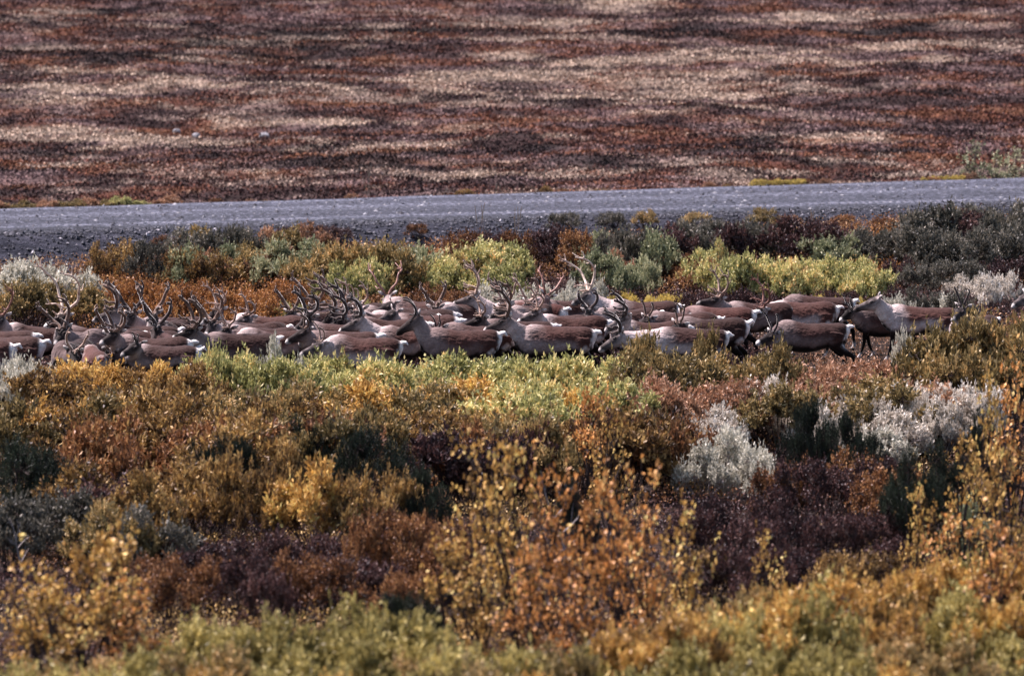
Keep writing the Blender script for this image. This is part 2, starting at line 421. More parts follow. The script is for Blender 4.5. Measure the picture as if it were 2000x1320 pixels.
# tyre lug prints: short light bars repeated along two lines
wv = t.n('ShaderNodeTexWave'); wv.wave_type = 'BANDS'; wv.bands_direction = 'X'; wv.inputs['Scale'].default_value = 1.9; wv.inputs['Distortion'].default_value = 2.5; wv.inputs['Detail Scale'].default_value = 3
t.l(co, wv.inputs['Vector'])
lug = t.ramp(sp.outputs[0], [(.13, (0, 0, 0)), (.15, (1, 1, 1)), (.19, (1, 1, 1)), (.21, (0, 0, 0)), (.84, (0, 0, 0)), (.86, (.6, .6, .6)), (.9, (.6, .6, .6)), (.92, (0, 0, 0))])
lm = t.math('MULTIPLY', t.math('GREATER_THAN', wv.outputs['Fac'], .55), lug)
lm = t.math('MULTIPLY', lm, t.math('GREATER_THAN', n2, .47))
c = t.mix(t.math('MULTIPLY', lm, .35), c, (.24, .24, .29))
hh = t.math('ADD', t.math('MULTIPLY', n1, 1.), t.math('MULTIPLY', lm, 1.))
MR = t.bsdf(c, .9, t.bump(hh, 1.0, .12), spec=.2)
ro = add('road', mesh_np('road', np.stack([RXX, RYY, RZZ], -1).reshape(-1, 3), 4, F, [MR], None, {'uvw': np.stack([RT.ravel(), RXX.ravel() * 0, RT.ravel() * 0], 1)}, smooth=True))
tag(ro, 'grey gravel road with tyre marks crossing the tundra', 'road', kind='structure')

# rubble on the road bank
def stones(name, X, Y, Z, r, mat, label):
    n = len(X)
    base = np.array([(1, 0, 0), (-1, 0, 0), (0, 1, 0), (0, -1, 0), (0, 0, 1), (0, 0, -1)], float)
    V = base[None] * RNG.uniform(.6, 1.3, (n, 6, 1)) * r[:, None, None] * np.array([1.2, 1, .8]) + RNG.normal(size=(n, 6, 3)) * r[:, None, None] * .15
    V += np.stack([X, Y, Z], 1)[:, None]
    T = np.array([(4, 0, 2), (4, 2, 1), (4, 1, 3), (4, 3, 0), (5, 2, 0), (5, 1, 2), (5, 3, 1), (5, 0, 3)])
    F = (np.arange(n) * 6)[:, None, None] + T[None]
    c = np.repeat(RNG.uniform(size=(n, 3)), 6, 0)
    return tag(add(name, mesh_np(name, V.reshape(-1, 3), 3, F, [mat], None, {'rnd': c})), label, None, None, 'stuff')
t = NT('rubble'); at = t.n('ShaderNodeAttribute'); at.attribute_name = 'rnd'
sp = t.n('ShaderNodeSeparateColor'); t.l(at.outputs['Color'], sp.inputs[0])
MRUB = t.bsdf(t.ramp(sp.outputs[0], [(0, (.016, .017, .024)), (.5, (.035, .037, .05)), (.93, (.075, .076, .095)), (1, (.4, .38, .42))]), .85)
n = 34000
X = RNG.uniform(-19, 19, n); u = RNG.uniform(-2.5, .7, n); Y = road_near(X) + u; Z = zg(X, Y)
stones('gravel', X, Y, Z + .01, RNG.uniform(.1, 1, n) ** 8 * .055 + .008, MRUB, 'dark broken stones on the bank of the gravel road')['category'] = 'gravel'

n = 5000
X = RNG.uniform(-17, 17, n); u = RNG.uniform(.02, .98, n) ; Y = road_near(X) + u * (road_far(X) - road_near(X)); Z = road_z(X) + .06 * (1 - (2 * u - 1) ** 2) + .005
MLG = t.m if 0 else MRUB
t = NT('loose_gravel'); at = t.n('ShaderNodeAttribute'); at.attribute_name = 'rnd'
sp = t.n('ShaderNodeSeparateColor'); t.l(at.outputs['Color'], sp.inputs[0])
MLG = t.bsdf(t.ramp(sp.outputs[0], [(0, (.02, .02, .028)), (.6, (.07, .07, .085)), (1, (.28, .28, .31))]), .85)
stones('loose_gravel', X, Y, Z, RNG.uniform(.1, 1, n) ** 5 * .05 + .012, MLG, 'loose pale pebbles strewn over the road')['category'] = 'gravel'

# ------------------------------------------------------------------ ground cover (nobody could count it)
def cover(name, X, Y, Z, tall, lv, LL, LW, mat, label, cat, spread=.8, tint=None, hl=.06):
    """tufts: upright twig with leaves"""
    n = len(X); B = np.stack([X, Y, Z], 1)
    ax = unit(np.stack([RNG.normal(size=n) * .3, RNG.normal(size=n) * .3, np.ones(n)], 1)); L = tall * RNG.uniform(.6, 1.15, n)
    tv, tf = twig_arrays(B, B + ax * L[:, None], np.full(n, .004), np.full(n, .0015))
    Bq = np.repeat(B, lv, 0); axq = np.repeat(ax, lv, 0); Lq = np.repeat(L, lv)
    m = n * lv
    tt = RNG.uniform(.25, 1.05, m)
    C = Bq + axq * (Lq * tt)[:, None] + RNG.normal(size=(m, 3)) * np.array([hl, hl, .02])
    A = unit(axq + RNG.normal(size=(m, 3)) * spread)
    g = np.repeat(RNG.uniform(size=n), lv)
    if tint is None: c = np.stack([RNG.uniform(size=m), g, g], 1)
    else: c = np.repeat(tint, lv, 0) * RNG.uniform(.7, 1.3, (m, 1))
    V, F, c = leaf_arrays(C, A, LL * RNG.uniform(.6, 1.3, m), LW * RNG.uniform(.7, 1.2, m), c)
    nV = len(V)
    c = np.concatenate([c, np.zeros((len(tv), 3))])
    me = mesh_np(name, np.concatenate([V, tv]), 4, np.concatenate([F, tf + nV]), [mat, M_STEM], np.concatenate([np.zeros(len(F)), np.ones(len(tf))]), {'rnd': c})
    return tag(add(name, me), label, cat, None, 'stuff')

def scatter(n, y0, y1, mask=None, margin=1.4):
    y = np.sqrt(RNG.uniform(y0 ** 2, y1 ** 2, n)); x = RNG.uniform(-1, 1, n) * y * 1000 / FPX * margin
    if mask is not None:
        k = mask(x, y) > RNG.uniform(size=n); x, y = x[k], y[k]
    return x, y, zg(x, y)
def pxof(x, y): return 1000 + x / y * FPX
# in front of the herd
x, y, z = scatter(23500, 56, 91)
pn = fbm(x, y, .35, 61)
for nm, lo, hi, mat, lab in (('heather_cover', 0, .46, LM['ddk'], 'dark maroon dwarf shrub undergrowth between the willows'), ('rust_undergrowth', .46, .57, LM['dbr'], 'rust red dwarf birch undergrowth below the tall shrubs'), ('straw_undergrowth', .57, 1, LM['wor'], 'brown and straw coloured low undergrowth among the shrubs')):
    k = (pn >= lo) & (pn < hi)
    cover(nm, x[k], y[k], z[k], .34, 9, .05, .026, mat, lab, 'undergrowth')
# herd meadow and behind it
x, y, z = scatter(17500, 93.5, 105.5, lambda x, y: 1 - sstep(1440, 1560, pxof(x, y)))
cover('shaded_heath', x, y, z, .42, 9, .05, .028, LM['ddk'], 'heath coloured dark for the shade under the bellies of the herd', 'heath')  # dark leaf colour stands in for the shade below the animals
x, y, z = scatter(8700, 91, 106.5, lambda x, y: .25 + sstep(1440, 1560, pxof(x, y)))
cover('trampled_cover', x, y, z, .22, 8, .05, .03, LM['wru'], 'low tan and rust ground plants trodden by the herd', 'ground cover')
def m_rust(x, y):
    p = pxof(x, y); m = sstep(120, 200, p) * (1 - sstep(620, 720, p)) + sstep(560, 640, p) * (1 - sstep(930, 1000, p)) * .9 + sstep(1650, 1720, p) * sstep(112, 114, y)
    return np.clip(m, 0, 1)
x, y, z = scatter(32000, 106.5, 124, lambda x, y: (y < road_near(x) - 2.0) * m_rust(x, y))
cover('amber_birch_carpet', x, y, z, .45, 10, .045, .034, LM['dor'], 'amber and rust dwarf birch carpet growing behind the herd', 'dwarf birch', hl=.07)
x, y, z = scatter(30000, 106.5, 127, lambda x, y: (y < road_near(x) - 1.9) * (1 - m_rust(x, y)))
k = fbm(x, y, .3, 99) > .5
cover('maroon_birch_carpet', x[k], y[k], z[k], .42, 10, .045, .03, LM['ddk'], 'dark maroon low shrub carpet behind the herd', 'dwarf birch', hl=.07)
cover('russet_birch_carpet', x[~k], y[~k], z[~k], .42, 10, .045, .03, LM['dbr'], 'russet low shrub carpet between the green willows', 'dwarf birch', hl=.07)
# fine continuous low vegetation on the hillside
n = 185000
y = np.sqrt(RNG.uniform(139 ** 2, 206 ** 2, n)); x = RNG.uniform(-1, 1, n) * y * 1000 / FPX * 1.4
k = y > road_far(x) + 2.2; x, y = x[k], y[k]; n = len(x)
tc = hill_colour(x, y, RNG.normal(size=n)) * 1.75 * RNG.uniform(.88, 1.12, (n, 1))
t = NT('tundra_plants'); at = t.n('ShaderNodeAttribute'); at.attribute_name = 'rnd'
MT = t.bsdf(at.outputs['Color'], .95, spec=.05)
dk = 1 - np.clip(tc.sum(1) / .25, 0, 1)
cover('tundra_plants', x, y, zg(x, y), .02 + .06 * dk, 4, .07, .08, MT, 'rust, maroon and straw coloured tundra plants covering the hillside', 'tundra plants', spread=1.6, tint=tc, hl=.13)

# ------------------------------------------------------------------ caribou
t = NT('coat'); at = t.n('ShaderNodeAttribute'); at.attribute_name = 'coat'
co = t.mapped(t.coord(), (1, 1, 1)); n1 = t.noise(38, 3, .7, t.mapped(t.coord(), (.8, 1, 1))); n2 = t.noise(7, 4, .6, co)
c = t.mix(1., at.outputs['Color'], t.ramp(n1, [(.3, (.8, .78, .78)), (.7, (1.22, 1.22, 1.22))]), 'MULTIPLY')
c = t.mix(1., c, t.ramp(n2, [(.3, (.75, .72, .7)), (.7, (1.25, 1.25, 1.25))]), 'MULTIPLY')
M_COAT = t.bsdf(c, .75, t.bump(n1, .5, .02), sheen=.14, spec=.12)
def antler_mat(name, lo, hi, rough=.5, sheen=0):
    t = NT(name); n = t.noise(12, 4, .6, t.coord()); return t.bsdf(t.ramp(n, [(.3, lo), (.65, hi)]), rough, t.bump(n, .3, .01), sheen=sheen, spec=.35)
AM = {'bone': antler_mat('antler_bone', (.30, .17, .13), (.85, .70, .58)),
      'red': antler_mat('antler_red', (.09, .03, .024), (.34, .18, .14)),
      'velvet': antler_mat('antler_velvet', (.035, .019, .015), (.19, .115, .085), .9, .7),
      'black': antler_mat('antler_black_velvet', (.02, .012, .012), (.075, .05, .045), .9, .9),
      'tan': antler_mat('antler_tan', (.11, .055, .04), (.46, .32, .25), .7, .5)}
t = NT('eye'); M_EYE = t.bsdf((.006, .004, .004), .12, spec=.6)

def tube(path, rl, rv, lat, n=14, cap=True):
    """closed tube; path (k,3), radii lateral / vertical, lat = lateral vector per ring or one"""
    P = np.array(path, float); k = len(P); T = np.gradient(P, axis=0); T = unit(T)
    Lt = np.array(lat, float); Lt = np.tile(Lt, (k, 1)) if Lt.ndim == 1 else Lt
    Lt = unit(Lt - T * (Lt * T).sum(1, keepdims=True)); U = np.cross(T, Lt)
    a = np.linspace(0, 2 * math.pi, n, endpoint=False)
    rl = np.array(rl, float)[:, None, None]; rv = np.array(rv, float)[:, None, None]
    V = P[:, None] + Lt[:, None] * np.cos(a)[None, :, None] * rl + U[:, None] * np.sin(a)[None, :, None] * rv
    V = V.reshape(-1, 3); F = []
    for i in range(k - 1):
        for j in range(n):
            j2 = (j + 1) % n; F.append((i * n + j, i * n + j2, (i + 1) * n + j2, (i + 1) * n + j))
    F.append(tuple(range(n))[::-1]); F.append(tuple((k - 1) * n + j for j in range(n)))
    return V, F

def interp(keys, m):
    """keys: rows of numbers, resampled smoothly (Catmull-Rom) to m rows"""
    K = np.array(keys, float); k = len(K); out = []
    for s_ in np.linspace(0, k - 1, m):
        i = min(int(s_), k - 2); f = s_ - i
        p0 = K[max(i - 1, 0)]; p1 = K[i]; p2 = K[i + 1]; p3 = K[min(i + 2, k - 1)]
        out.append(.5 * ((2 * p1) + (-p0 + p2) * f + (2 * p0 - 5 * p1 + 4 * p2 - p3) * f ** 2 + (-p0 + 3 * p1 - 3 * p2 + p3) * f ** 3))
    return np.array(out)

def cmix(a, b, t): return a + (b - a) * np.clip(t, 0, 1)[..., None]

def antler_paths(kind, sc, side, rr):
    """paths in head frame: (back, out, up) metres, list of (points, r0, r1)"""
    j = lambda s=.03: rr.uniform(-s, s)
    o = []
    def bm(pts, r0, r1): o.append((np.array([[p[0] + j(.02), side * (p[1] + j(.02)), p[2] + j(.02)] for p in pts]) * sc, r0, r1))
    if kind == 'spike':
        bm([(0, .045, .02), (.03, .07, .14), (.04, .10, .28), (.0, .12, .40)], .014, .006)
        if rr.random() < .6: bm([(.02, .06, .09), (-.06, .07, .16), (-.10, .07, .24)], .010, .005)
        return o
    if kind == 'hook':      # slim cow antler: back then curving forward
        bm([(0, .045, .02), (.09, .08, .10), (.15, .13, .26), (.12, .17, .42), (.02, .18, .52)], .018, .008)
        bm([(.02, .05, .04), (-.08, .07, .06), (-.16, .07, .14)], .012, .006)
        return o
    if kind == 'loop':      # long C loops in velvet
        B = [(0, .05, .02), (.10, .12, .10), (.20, .24, .24), (.20, .31, .44), (.10, .32, .62), (-.04, .26, .72)]
    elif kind == 'big':
        B = [(0, .05, .02), (.12, .12, .12), (.27, .24, .26), (.33, .34, .46), (.26, .42, .68), (.10, .44, .86), (-.04, .40, .96)]
    else:                   # 'bull'
        B = [(0, .05, .02), (.10, .10, .10), (.22, .20, .22), (.26, .28, .40), (.20, .34, .56), (.08, .34, .68)]
    bw = .030 if kind == 'big' else .027
    bm(B, bw, .014)
    B = np.array(B)
    f = rr.uniform
    # brow tine with fork (shovel), bez tine with fork
    bm([(.01, .05, .03), (-.10, .045, .07), (-.20, .03, .10), (-.28, .02, .17)], .017, .007)
    if f(0, 1) < .6: bm([(-.12, .045, .08), (-.19, .03, .05), (-.26, .02, .05)], .012, .006)
    if kind != 'loop' or f(0, 1) < .7:
        bm([(.10, .11, .12), (-.02, .16, .20), (-.14, .19, .26), (-.22, .19, .36)], .017, .008)
        bm([(-.08, .18, .23), (-.18, .2, .24), (-.26, .2, .28)], .012, .006)
    if f(0, 1) < .8: m = B[3]; bm([m, m + (.06, .02, .03), m + (.14, .01, .09)], .012, .005)
    e = B[-1]; e2 = B[-2]
    if kind in ('big', 'bull'):
        bm([e2, e2 + (.05, .02, .08), e2 + (.06, .0, .20)], .017, .007)
        bm([(e + e2) / 2, (e + e2) / 2 + (-.09, -.01, .03), (e + e2) / 2 + (-.18, -.04, .10)], .015, .006)
        bm([e, e + (-.03, -.04, .07), e + (-.06, -.08, .15)], .014, .006)
        if kind == 'big': bm([B[4], B[4] + (-.1, .0, .03), B[4] + (-.18, -.02, .10)], .015, .006)
    else:
        bm([e2, e2 + (.03, .0, .08), e2 + (.01, -.03, .17)], .013, .007)
    return o

def mk_poly(name, VF, mat, smooth=True):
    V = []; F = []; b = 0
    for v, f in VF:
        V += [tuple(q) for q in v]; F += [tuple(i + b for i in q) for q in f]; b += len(v)
    m = bpy.data.meshes.new(name); m.from_pydata(V, [], F); m.materials.append(mat)
    m.polygons.foreach_set('use_smooth', np.full(len(m.polygons), smooth)); m.update()
    return m

TORSO = [  # x, z, lateral, vertical
 (-.67, .89, .05, .08), (-.62, .87, .12, .17), (-.52, .855, .18, .255), (-.38, .845, .22, .300), (-.20, .825, .245, .295), (.02, .82, .262, .282),
 (.22, .835, .262, .262), (.40, .862, .240, .240), (.54, .88, .225, .232), (.66, .885, .19, .205), (.75, .88, .12, .15), (.785, .87, .05, .07)]
GAITS = {
 'walk': (((-.47, .60), (-.52, .32), (-.60, .06)), ((-.38, .60), (-.33, .34), (-.22, .08)), ((.40, .62), (.62, .42), (.56, .08)), ((.50, .62), (.76, .44), (.80, .10))),
 'stand': (((-.43, .60), (-.43, .33), (-.43, .06)), ((-.41, .60), (-.40, .33), (-.39, .06)), ((.42, .62), (.62, .42), (.57, .07)), ((.45, .62), (.66, .42), (.63, .07))),
 'run': (((-.52, .62), (-.74, .44), (-.62, .22)), ((-.40, .60), (-.36, .34), (-.30, .06)), ((.54, .62), (.84, .46), (1.02, .20)), ((.46, .64), (.70, .42), (.86, .12)))}

def caribou(label, rump, vb, nose=None, poll=None, side=1, s=1.0, yaw=0, ant='bull', asc=.8, am='velvet', nosew=None, coat=(1, 1, 1), pale=.5, gait='walk', center=None, white=1.0, group='caribou walking in the herd', dy=0, seed=None, roll=0):
    rr = random.Random(seed if seed is not None else hash(label) % 1 + len(label) * 7 + int(vb * 3 + (rump or center) * 5))
    top = 1.125 * s
    D = (ZC - top) / math.tan(ang(vb)) + dy
    kz = 0 if not dy else None
    ya = math.radians(yaw + (rr.uniform(-9, 9) if abs(yaw) < 10 else 0))
    X = ((rump if rump is not None else center) - 1000) / FPX * D * 1.004
    if rump is not None: X -= .78 * s * math.cos(ya)
    gz = zg1(X, D)
    root = bpy.data.objects.new('caribou', None); COL.objects.link(root)
    root.location = (X, D, gz); root.rotation_euler = (0, 0, ya); root.scale = (s, s, s)
    tag(root, label, 'caribou', group)
    ci, si = math.cos(-ya), math.sin(-ya)
    def loc(px, v, Yd):     # photo point at depth Yd to local
        wx = (px - 1000) / FPX * Yd * 1.004; wz = ZC - Yd * math.tan(ang(v))
        dx, dy_, dz = wx - X, Yd - D, wz - gz
        return np.array([(ci * dx - si * dy_), (si * dx + ci * dy_), dz]) / s
    N0 = np.array([-.50, 0, .93]); NL = .47; HL = .43
    toward = np.array([ci * 0 - si * -1, si * 0 + ci * -1, 0.])        # towards the camera, in local axes
    if poll is None: P = N0 + np.array([-.34, 0, .30])
    else:
        d = loc(poll[0], poll[1], D) - N0; d -= toward * np.dot(d, toward); r = np.linalg.norm(d)
        if r < NL: d = d + toward * side * math.sqrt(NL ** 2 - r * r)
        elif r > .78: d *= .78 / r
        P = N0 + d
    if nose is None: H = np.array([-.36, 0, -.24])
    else:
        Yp = D + (P[0] * math.sin(ya) + P[1] * math.cos(ya)) * s
        d = loc(nose[0], nose[1], Yp) - P; d -= toward * np.dot(d, toward); r = np.linalg.norm(d)
        if r < HL: d = d + toward * side * math.sqrt(HL ** 2 - r * r)
        else: d *= min(1.12 * HL, r) / r
        H = d
    hd = H / np.linalg.norm(H); hl = np.linalg.norm(H)
    nd = P - N0
    Y = np.array([0, 1., 0])
    # head frame: up leans away from nose direction
    up0 = np.array([0, 0, 1.]) * .75 + unit(np.array([[nd[0], nd[1], nd[2]]]))[0] * .35
    hu = up0 - hd * np.dot(up0, hd)
    if np.linalg.norm(hu) < .1: hu = np.array([1., 0, .2]) - hd * np.dot(np.array([1., 0, .2]), hd)
    hu /= np.linalg.norm(hu); hlft = np.cross(hu, hd); hlft /= np.linalg.norm(hlft)
    # ---- colours
    ct = np.array(coat); tone = ct * rr.uniform(.85, 1.15)
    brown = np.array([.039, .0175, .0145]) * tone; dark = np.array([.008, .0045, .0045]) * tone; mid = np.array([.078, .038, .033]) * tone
    grey = cmix(mid, np.array([.52, .44, .43]), np.array(pale)); whit = np.array([.86, .82, .80]); face = cmix(dark * 1.6, grey, np.array(.05 + .26 * pale))
    parts = []   # (V, F, colours)
    T = interp(TORSO, 48)
    for q_, a_, w_ in ((-.42, rr.uniform(-.01, .035), .12), (.0, rr.uniform(-.03, .01), .2), (.48, rr.uniform(-.02, .02), .14)):
        T[:, 1] += a_ * np.exp(-((T[:, 0] - q_) / w_) ** 2)
    T[:, 2] *= rr.uniform(.92, 1.08); T[:, 3] *= rr.uniform(.95, 1.05)
    V, F = tube(np.stack([T[:, 0], T[:, 0] * 0, T[:, 1]], 1), T[:, 2], T[:, 3], Y, 40)
    sd0 = int(rr.random() * 99)
    rw = rr.uniform(.68, .74)
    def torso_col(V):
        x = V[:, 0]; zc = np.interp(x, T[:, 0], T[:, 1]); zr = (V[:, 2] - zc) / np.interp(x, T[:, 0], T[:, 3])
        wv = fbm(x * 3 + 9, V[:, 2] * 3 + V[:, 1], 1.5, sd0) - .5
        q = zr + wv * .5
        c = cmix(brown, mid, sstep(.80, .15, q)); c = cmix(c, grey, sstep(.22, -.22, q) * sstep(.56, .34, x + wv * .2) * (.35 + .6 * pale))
        c = cmix(c, dark, sstep(-.52, -.66, q)); c = cmix(c, grey, sstep(-.12, -.52, x + wv * .35) * sstep(-.9, -.5, q) * .9)  # dark low flank stripe, and the belly's shade painted in beneath it
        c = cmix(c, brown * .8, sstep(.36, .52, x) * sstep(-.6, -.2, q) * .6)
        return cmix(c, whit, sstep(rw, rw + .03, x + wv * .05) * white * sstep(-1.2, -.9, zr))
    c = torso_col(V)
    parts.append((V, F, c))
    # neck
    end = P + hd * .06 - hu * .03
    ks = np.linspace(0, 1, 9); a0 = np.array([-.30, 0, .90]); mid_ = (N0 + P) / 2 + np.array([0, 0, -.03]) + np.array([-.02, 0, 0])
    path = interp([a0, N0, mid_, end], 12); kk = np.linspace(0, 1, 12)
    rl = np.interp(kk, [0, .35, .7, 1], [.18, .150, .112, .092]); rv = np.interp(kk, [0, .35, .7, 1], [.24, .215, .155, .120])
    path[:, 2] -= np.interp(kk, [0, .35, .7, 1], [0, .03, .03, 0.0])
    ltn = Y[None] * (1 - kk[:, None]) + (hlft if np.dot(hlft, Y) > 0 else -hlft)[None] * kk[:, None]
    V, F = tube(path, rl, rv, ltn, 28)
    ring = np.repeat(np.arange(12), 28); zr = (V[:, 2] - path[ring, 2]) / rv[ring]; k2 = kk[ring]
    c = cmix(grey, brown, sstep(.35, .95, zr + (.5 - k2) * .5) * (1 - .7 * pale)); c = cmix(c, whit * .85, sstep(.0, -.8, zr) * (.25 + .45 * pale))
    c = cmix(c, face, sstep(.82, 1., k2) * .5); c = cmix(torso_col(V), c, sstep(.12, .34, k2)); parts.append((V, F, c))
    # head
    hk = [(-.05, .055, .06), (.0, .078, .085), (.07, .088, .105), (.15, .080, .100), (.23, .062, .080), (.31, .050, .062), (.38, .050, .056), (.42, .040, .046), (.435, .02, .025)]
    hk = interp(hk, 18); hk[:, 1:] *= 1.16; tt = hk[:, 0] * hl / .43
    path = P + hd * tt[:, None] + hu * (.055 - hk[:, 2] * .9)[:, None]
    V, F = tube(path, hk[:, 1], hk[:, 2], hlft, 14)
    ring = np.repeat(np.arange(18), 14); tq = hk[ring, 0]; rel = V - path[ring]; hr = rel @ hu / hk[ring, 2]
    c = cmix(face, face * .5, sstep(.15, .35, tq)); c = cmix(c, dark, sstep(.055, .03, np.linalg.norm(V - (P + hd * .115 * hl / .43 + hu * .01), axis=1) - .085) * .8); c = cmix(c, grey * 1.1, sstep(.2, -.6, hr) * sstep(.30, .1, tq) * .6)
    c = cmix(c, dark, sstep(.34, .37, tq) * sstep(.43, .40, tq) * .9); nw = nosew if nosew is not None else rr.uniform(.15, .8)
    c = cmix(c, whit, nw * np.maximum(sstep(.405, .42, tq), sstep(.36, .40, tq) * sstep(.1, -.5, hr)))
    parts.append((V, F, c))
    # brow ridges round the eyes
    eyes = []
    for sd_ in (-1, 1):
        e = P + hd * .115 * hl / .43 + hlft * sd_ * .093 + hu * .014
        eyes.append(e)
        V, F = tube([e + hd * -.03 + hu * .018 - hlft * sd_ * .012, e + hu * .024 - hlft * sd_ * .004, e + hd * .03 + hu * .014 - hlft * sd_ * .016], [.008, .014, .008], [.008, .012, .008], hlft, 8)
        parts.append((V, F, np.tile(face * .8, (len(V), 1))))
        # ear
        ed = unit((hlft * sd_ * .85 + hu * .32 - hd * .55)[None])[0]; b = P - hd * .035 + hlft * sd_ * .06 + hu * .012
        V, F = tube([b, b + ed * .045, b + ed * .09, b + ed * .135, b + ed * .165], [.020, .038, .042, .028, .008], [.015, .017, .016, .014, .008], np.cross(ed, hd), 12)
        rel = (V - b) @ hd
        c = cmix(face * 1.3, grey * 1.2, sstep(-.01, .02, rel)); c = cmix(c, whit * .9, sstep(.05, .12, (V - b) @ ed) * .6); parts.append((V, F, c))
    # legs
    fl, fr, hlg, hrg = GAITS[gait]
    for (sy, pts) in ((-1, fl), (1, fr)):
        (ex, ez), (kx, kz_), (ox, oz) = pts
        key = [(-.40, sy * .11, .84, .10), (-.41, sy * .135, .74, .10), (ex, sy * .13, ez, .062), (kx * .6 + ex * .4, sy * .125, kz_ * .6 + ez * .4, .042), (kx, sy * .12, kz_, .040), ((kx + ox) / 2, sy * .12, (kz_ + oz) / 2, .027), (ox, sy * .12, oz + .05, .032), (ox - .03, sy * .12, oz - .01, .038), (ox - .055, sy * .12, oz - .06, .046)]
        K = interp(key, 22); V, F = tube(K[:, :3], K[:, 3] * .85, K[:, 3] * 1.1, Y, 10)
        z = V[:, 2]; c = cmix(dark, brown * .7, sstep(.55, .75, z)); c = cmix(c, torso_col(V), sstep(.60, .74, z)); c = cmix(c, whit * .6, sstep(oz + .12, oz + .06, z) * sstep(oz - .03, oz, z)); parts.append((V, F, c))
    for (sy, pts) in ((-1, hlg), (1, hrg)):
        (gx, gz_), (kx, kz_), (ox, oz) = pts
        key = [(.54, sy * .11, .90, .175), (.52, sy * .135, .78, .17), (gx + .02, sy * .15, gz_ + .04, .105), ((gx + kx) / 2 + .01, sy * .145, (gz_ + kz_) / 2, .066), (kx, sy * .14, kz_, .045), ((kx + ox) / 2, sy * .135, (kz_ + oz) / 2, .031), (ox, sy * .13, oz + .05, .034), (ox - .03, sy * .13, oz - .01, .040), (ox - .055, sy * .13, oz - .06, .046)]
        K = interp(key, 24); V, F = tube(K[:, :3], K[:, 3] * .8, K[:, 3] * 1.1, Y, 10)
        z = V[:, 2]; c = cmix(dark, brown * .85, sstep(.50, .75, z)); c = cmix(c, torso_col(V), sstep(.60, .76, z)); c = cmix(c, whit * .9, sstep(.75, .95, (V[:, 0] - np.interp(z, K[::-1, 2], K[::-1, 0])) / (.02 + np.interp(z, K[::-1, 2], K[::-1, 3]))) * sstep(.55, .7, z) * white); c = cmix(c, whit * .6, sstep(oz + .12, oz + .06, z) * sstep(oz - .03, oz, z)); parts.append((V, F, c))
    # tail
    V, F = tube([(.72, 0, 1.00), (.79, 0, 1.02), (.85, .01, 1.02 + rr.uniform(-.05, .04)), (.90, .01, .99 + rr.uniform(-.05, .06))], [.04, .065, .055, .02], [.03, .042, .036, .012], Y, 10)
    parts.append((V, F, np.tile(whit if white > .3 else mid, (len(V), 1))))
    # join and remesh into one continuous skin
    me = mk_poly('tmp', [(v, f) for v, f, _ in parts], M_COAT)
    ob = bpy.data.objects.new('tmp', me); COL.objects.link(ob)
    md = ob.modifiers.new('r', 'REMESH'); md.mode = 'VOXEL'; md.voxel_size = .0145; md.use_smooth_shade = True
    sm = ob.modifiers.new('s', 'SMOOTH'); sm.factor = .5; sm.iterations = 2
    dg = bpy.context.evaluated_depsgraph_get(); body_me = bpy.data.meshes.new_from_object(ob.evaluated_get(dg))
    bpy.data.objects.remove(ob); bpy.data.meshes.remove(me)
    nv = len(body_me.vertices); cv = np.empty(nv * 3, np.float32); body_me.vertices.foreach_get('co', cv); cv = cv.reshape(-1, 3).astype(float)
    nr = np.empty(nv * 3, np.float32); body_me.vertices.foreach_get('normal', nr); nr = nr.reshape(-1, 3)
    am_ = .016 * sstep(.45, .7, cv[:, 2]); fz = fbm(cv[:, 0] * 1.0 + cv[:, 1] * 2, cv[:, 2] + cv[:, 1], 26, sd0, 2) - .5 + 1.2 * (fbm(cv[:, 0] + cv[:, 1], cv[:, 2], 7, sd0 + 3, 2) - .5)
    fz = fz * sstep(.30, .12, np.linalg.norm(cv - (P + hd * .2), axis=1) * 0 + np.where(np.linalg.norm(cv - (P + hd * .15), axis=1) < .28, 1, 0) * .5)
    cv += nr * (am_ * fz)[:, None]; body_me.vertices.foreach_set('co', cv.astype(np.float32).ravel())
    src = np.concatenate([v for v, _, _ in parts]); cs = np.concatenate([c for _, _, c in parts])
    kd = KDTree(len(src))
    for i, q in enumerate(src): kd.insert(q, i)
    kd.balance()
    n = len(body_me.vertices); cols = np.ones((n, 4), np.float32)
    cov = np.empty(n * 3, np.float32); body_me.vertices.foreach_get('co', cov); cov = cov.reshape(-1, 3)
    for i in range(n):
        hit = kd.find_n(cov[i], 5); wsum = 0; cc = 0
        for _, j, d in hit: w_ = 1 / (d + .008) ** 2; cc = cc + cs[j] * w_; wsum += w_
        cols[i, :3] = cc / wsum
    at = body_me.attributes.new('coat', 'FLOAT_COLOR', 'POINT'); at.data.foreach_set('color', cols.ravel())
    body_me.materials.clear(); body_me.materials.append(M_COAT)
    body_me.polygons.foreach_set('use_smooth', np.ones(len(body_me.polygons), bool)); body_me.name = 'body'
    add('body', body_me, root)
    for e in eyes:
        V = []; F = []
        m = bpy.data.meshes.new('eye')
        import bmesh
        bm_ = bmesh.new(); bmesh.ops.create_icosphere(bm_, subdivisions=2, radius=.017); bm_.to_mesh(m); bm_.free(); m.materials.append(M_EYE)
        o = add('eye', m, root); o.location = Vector(e)
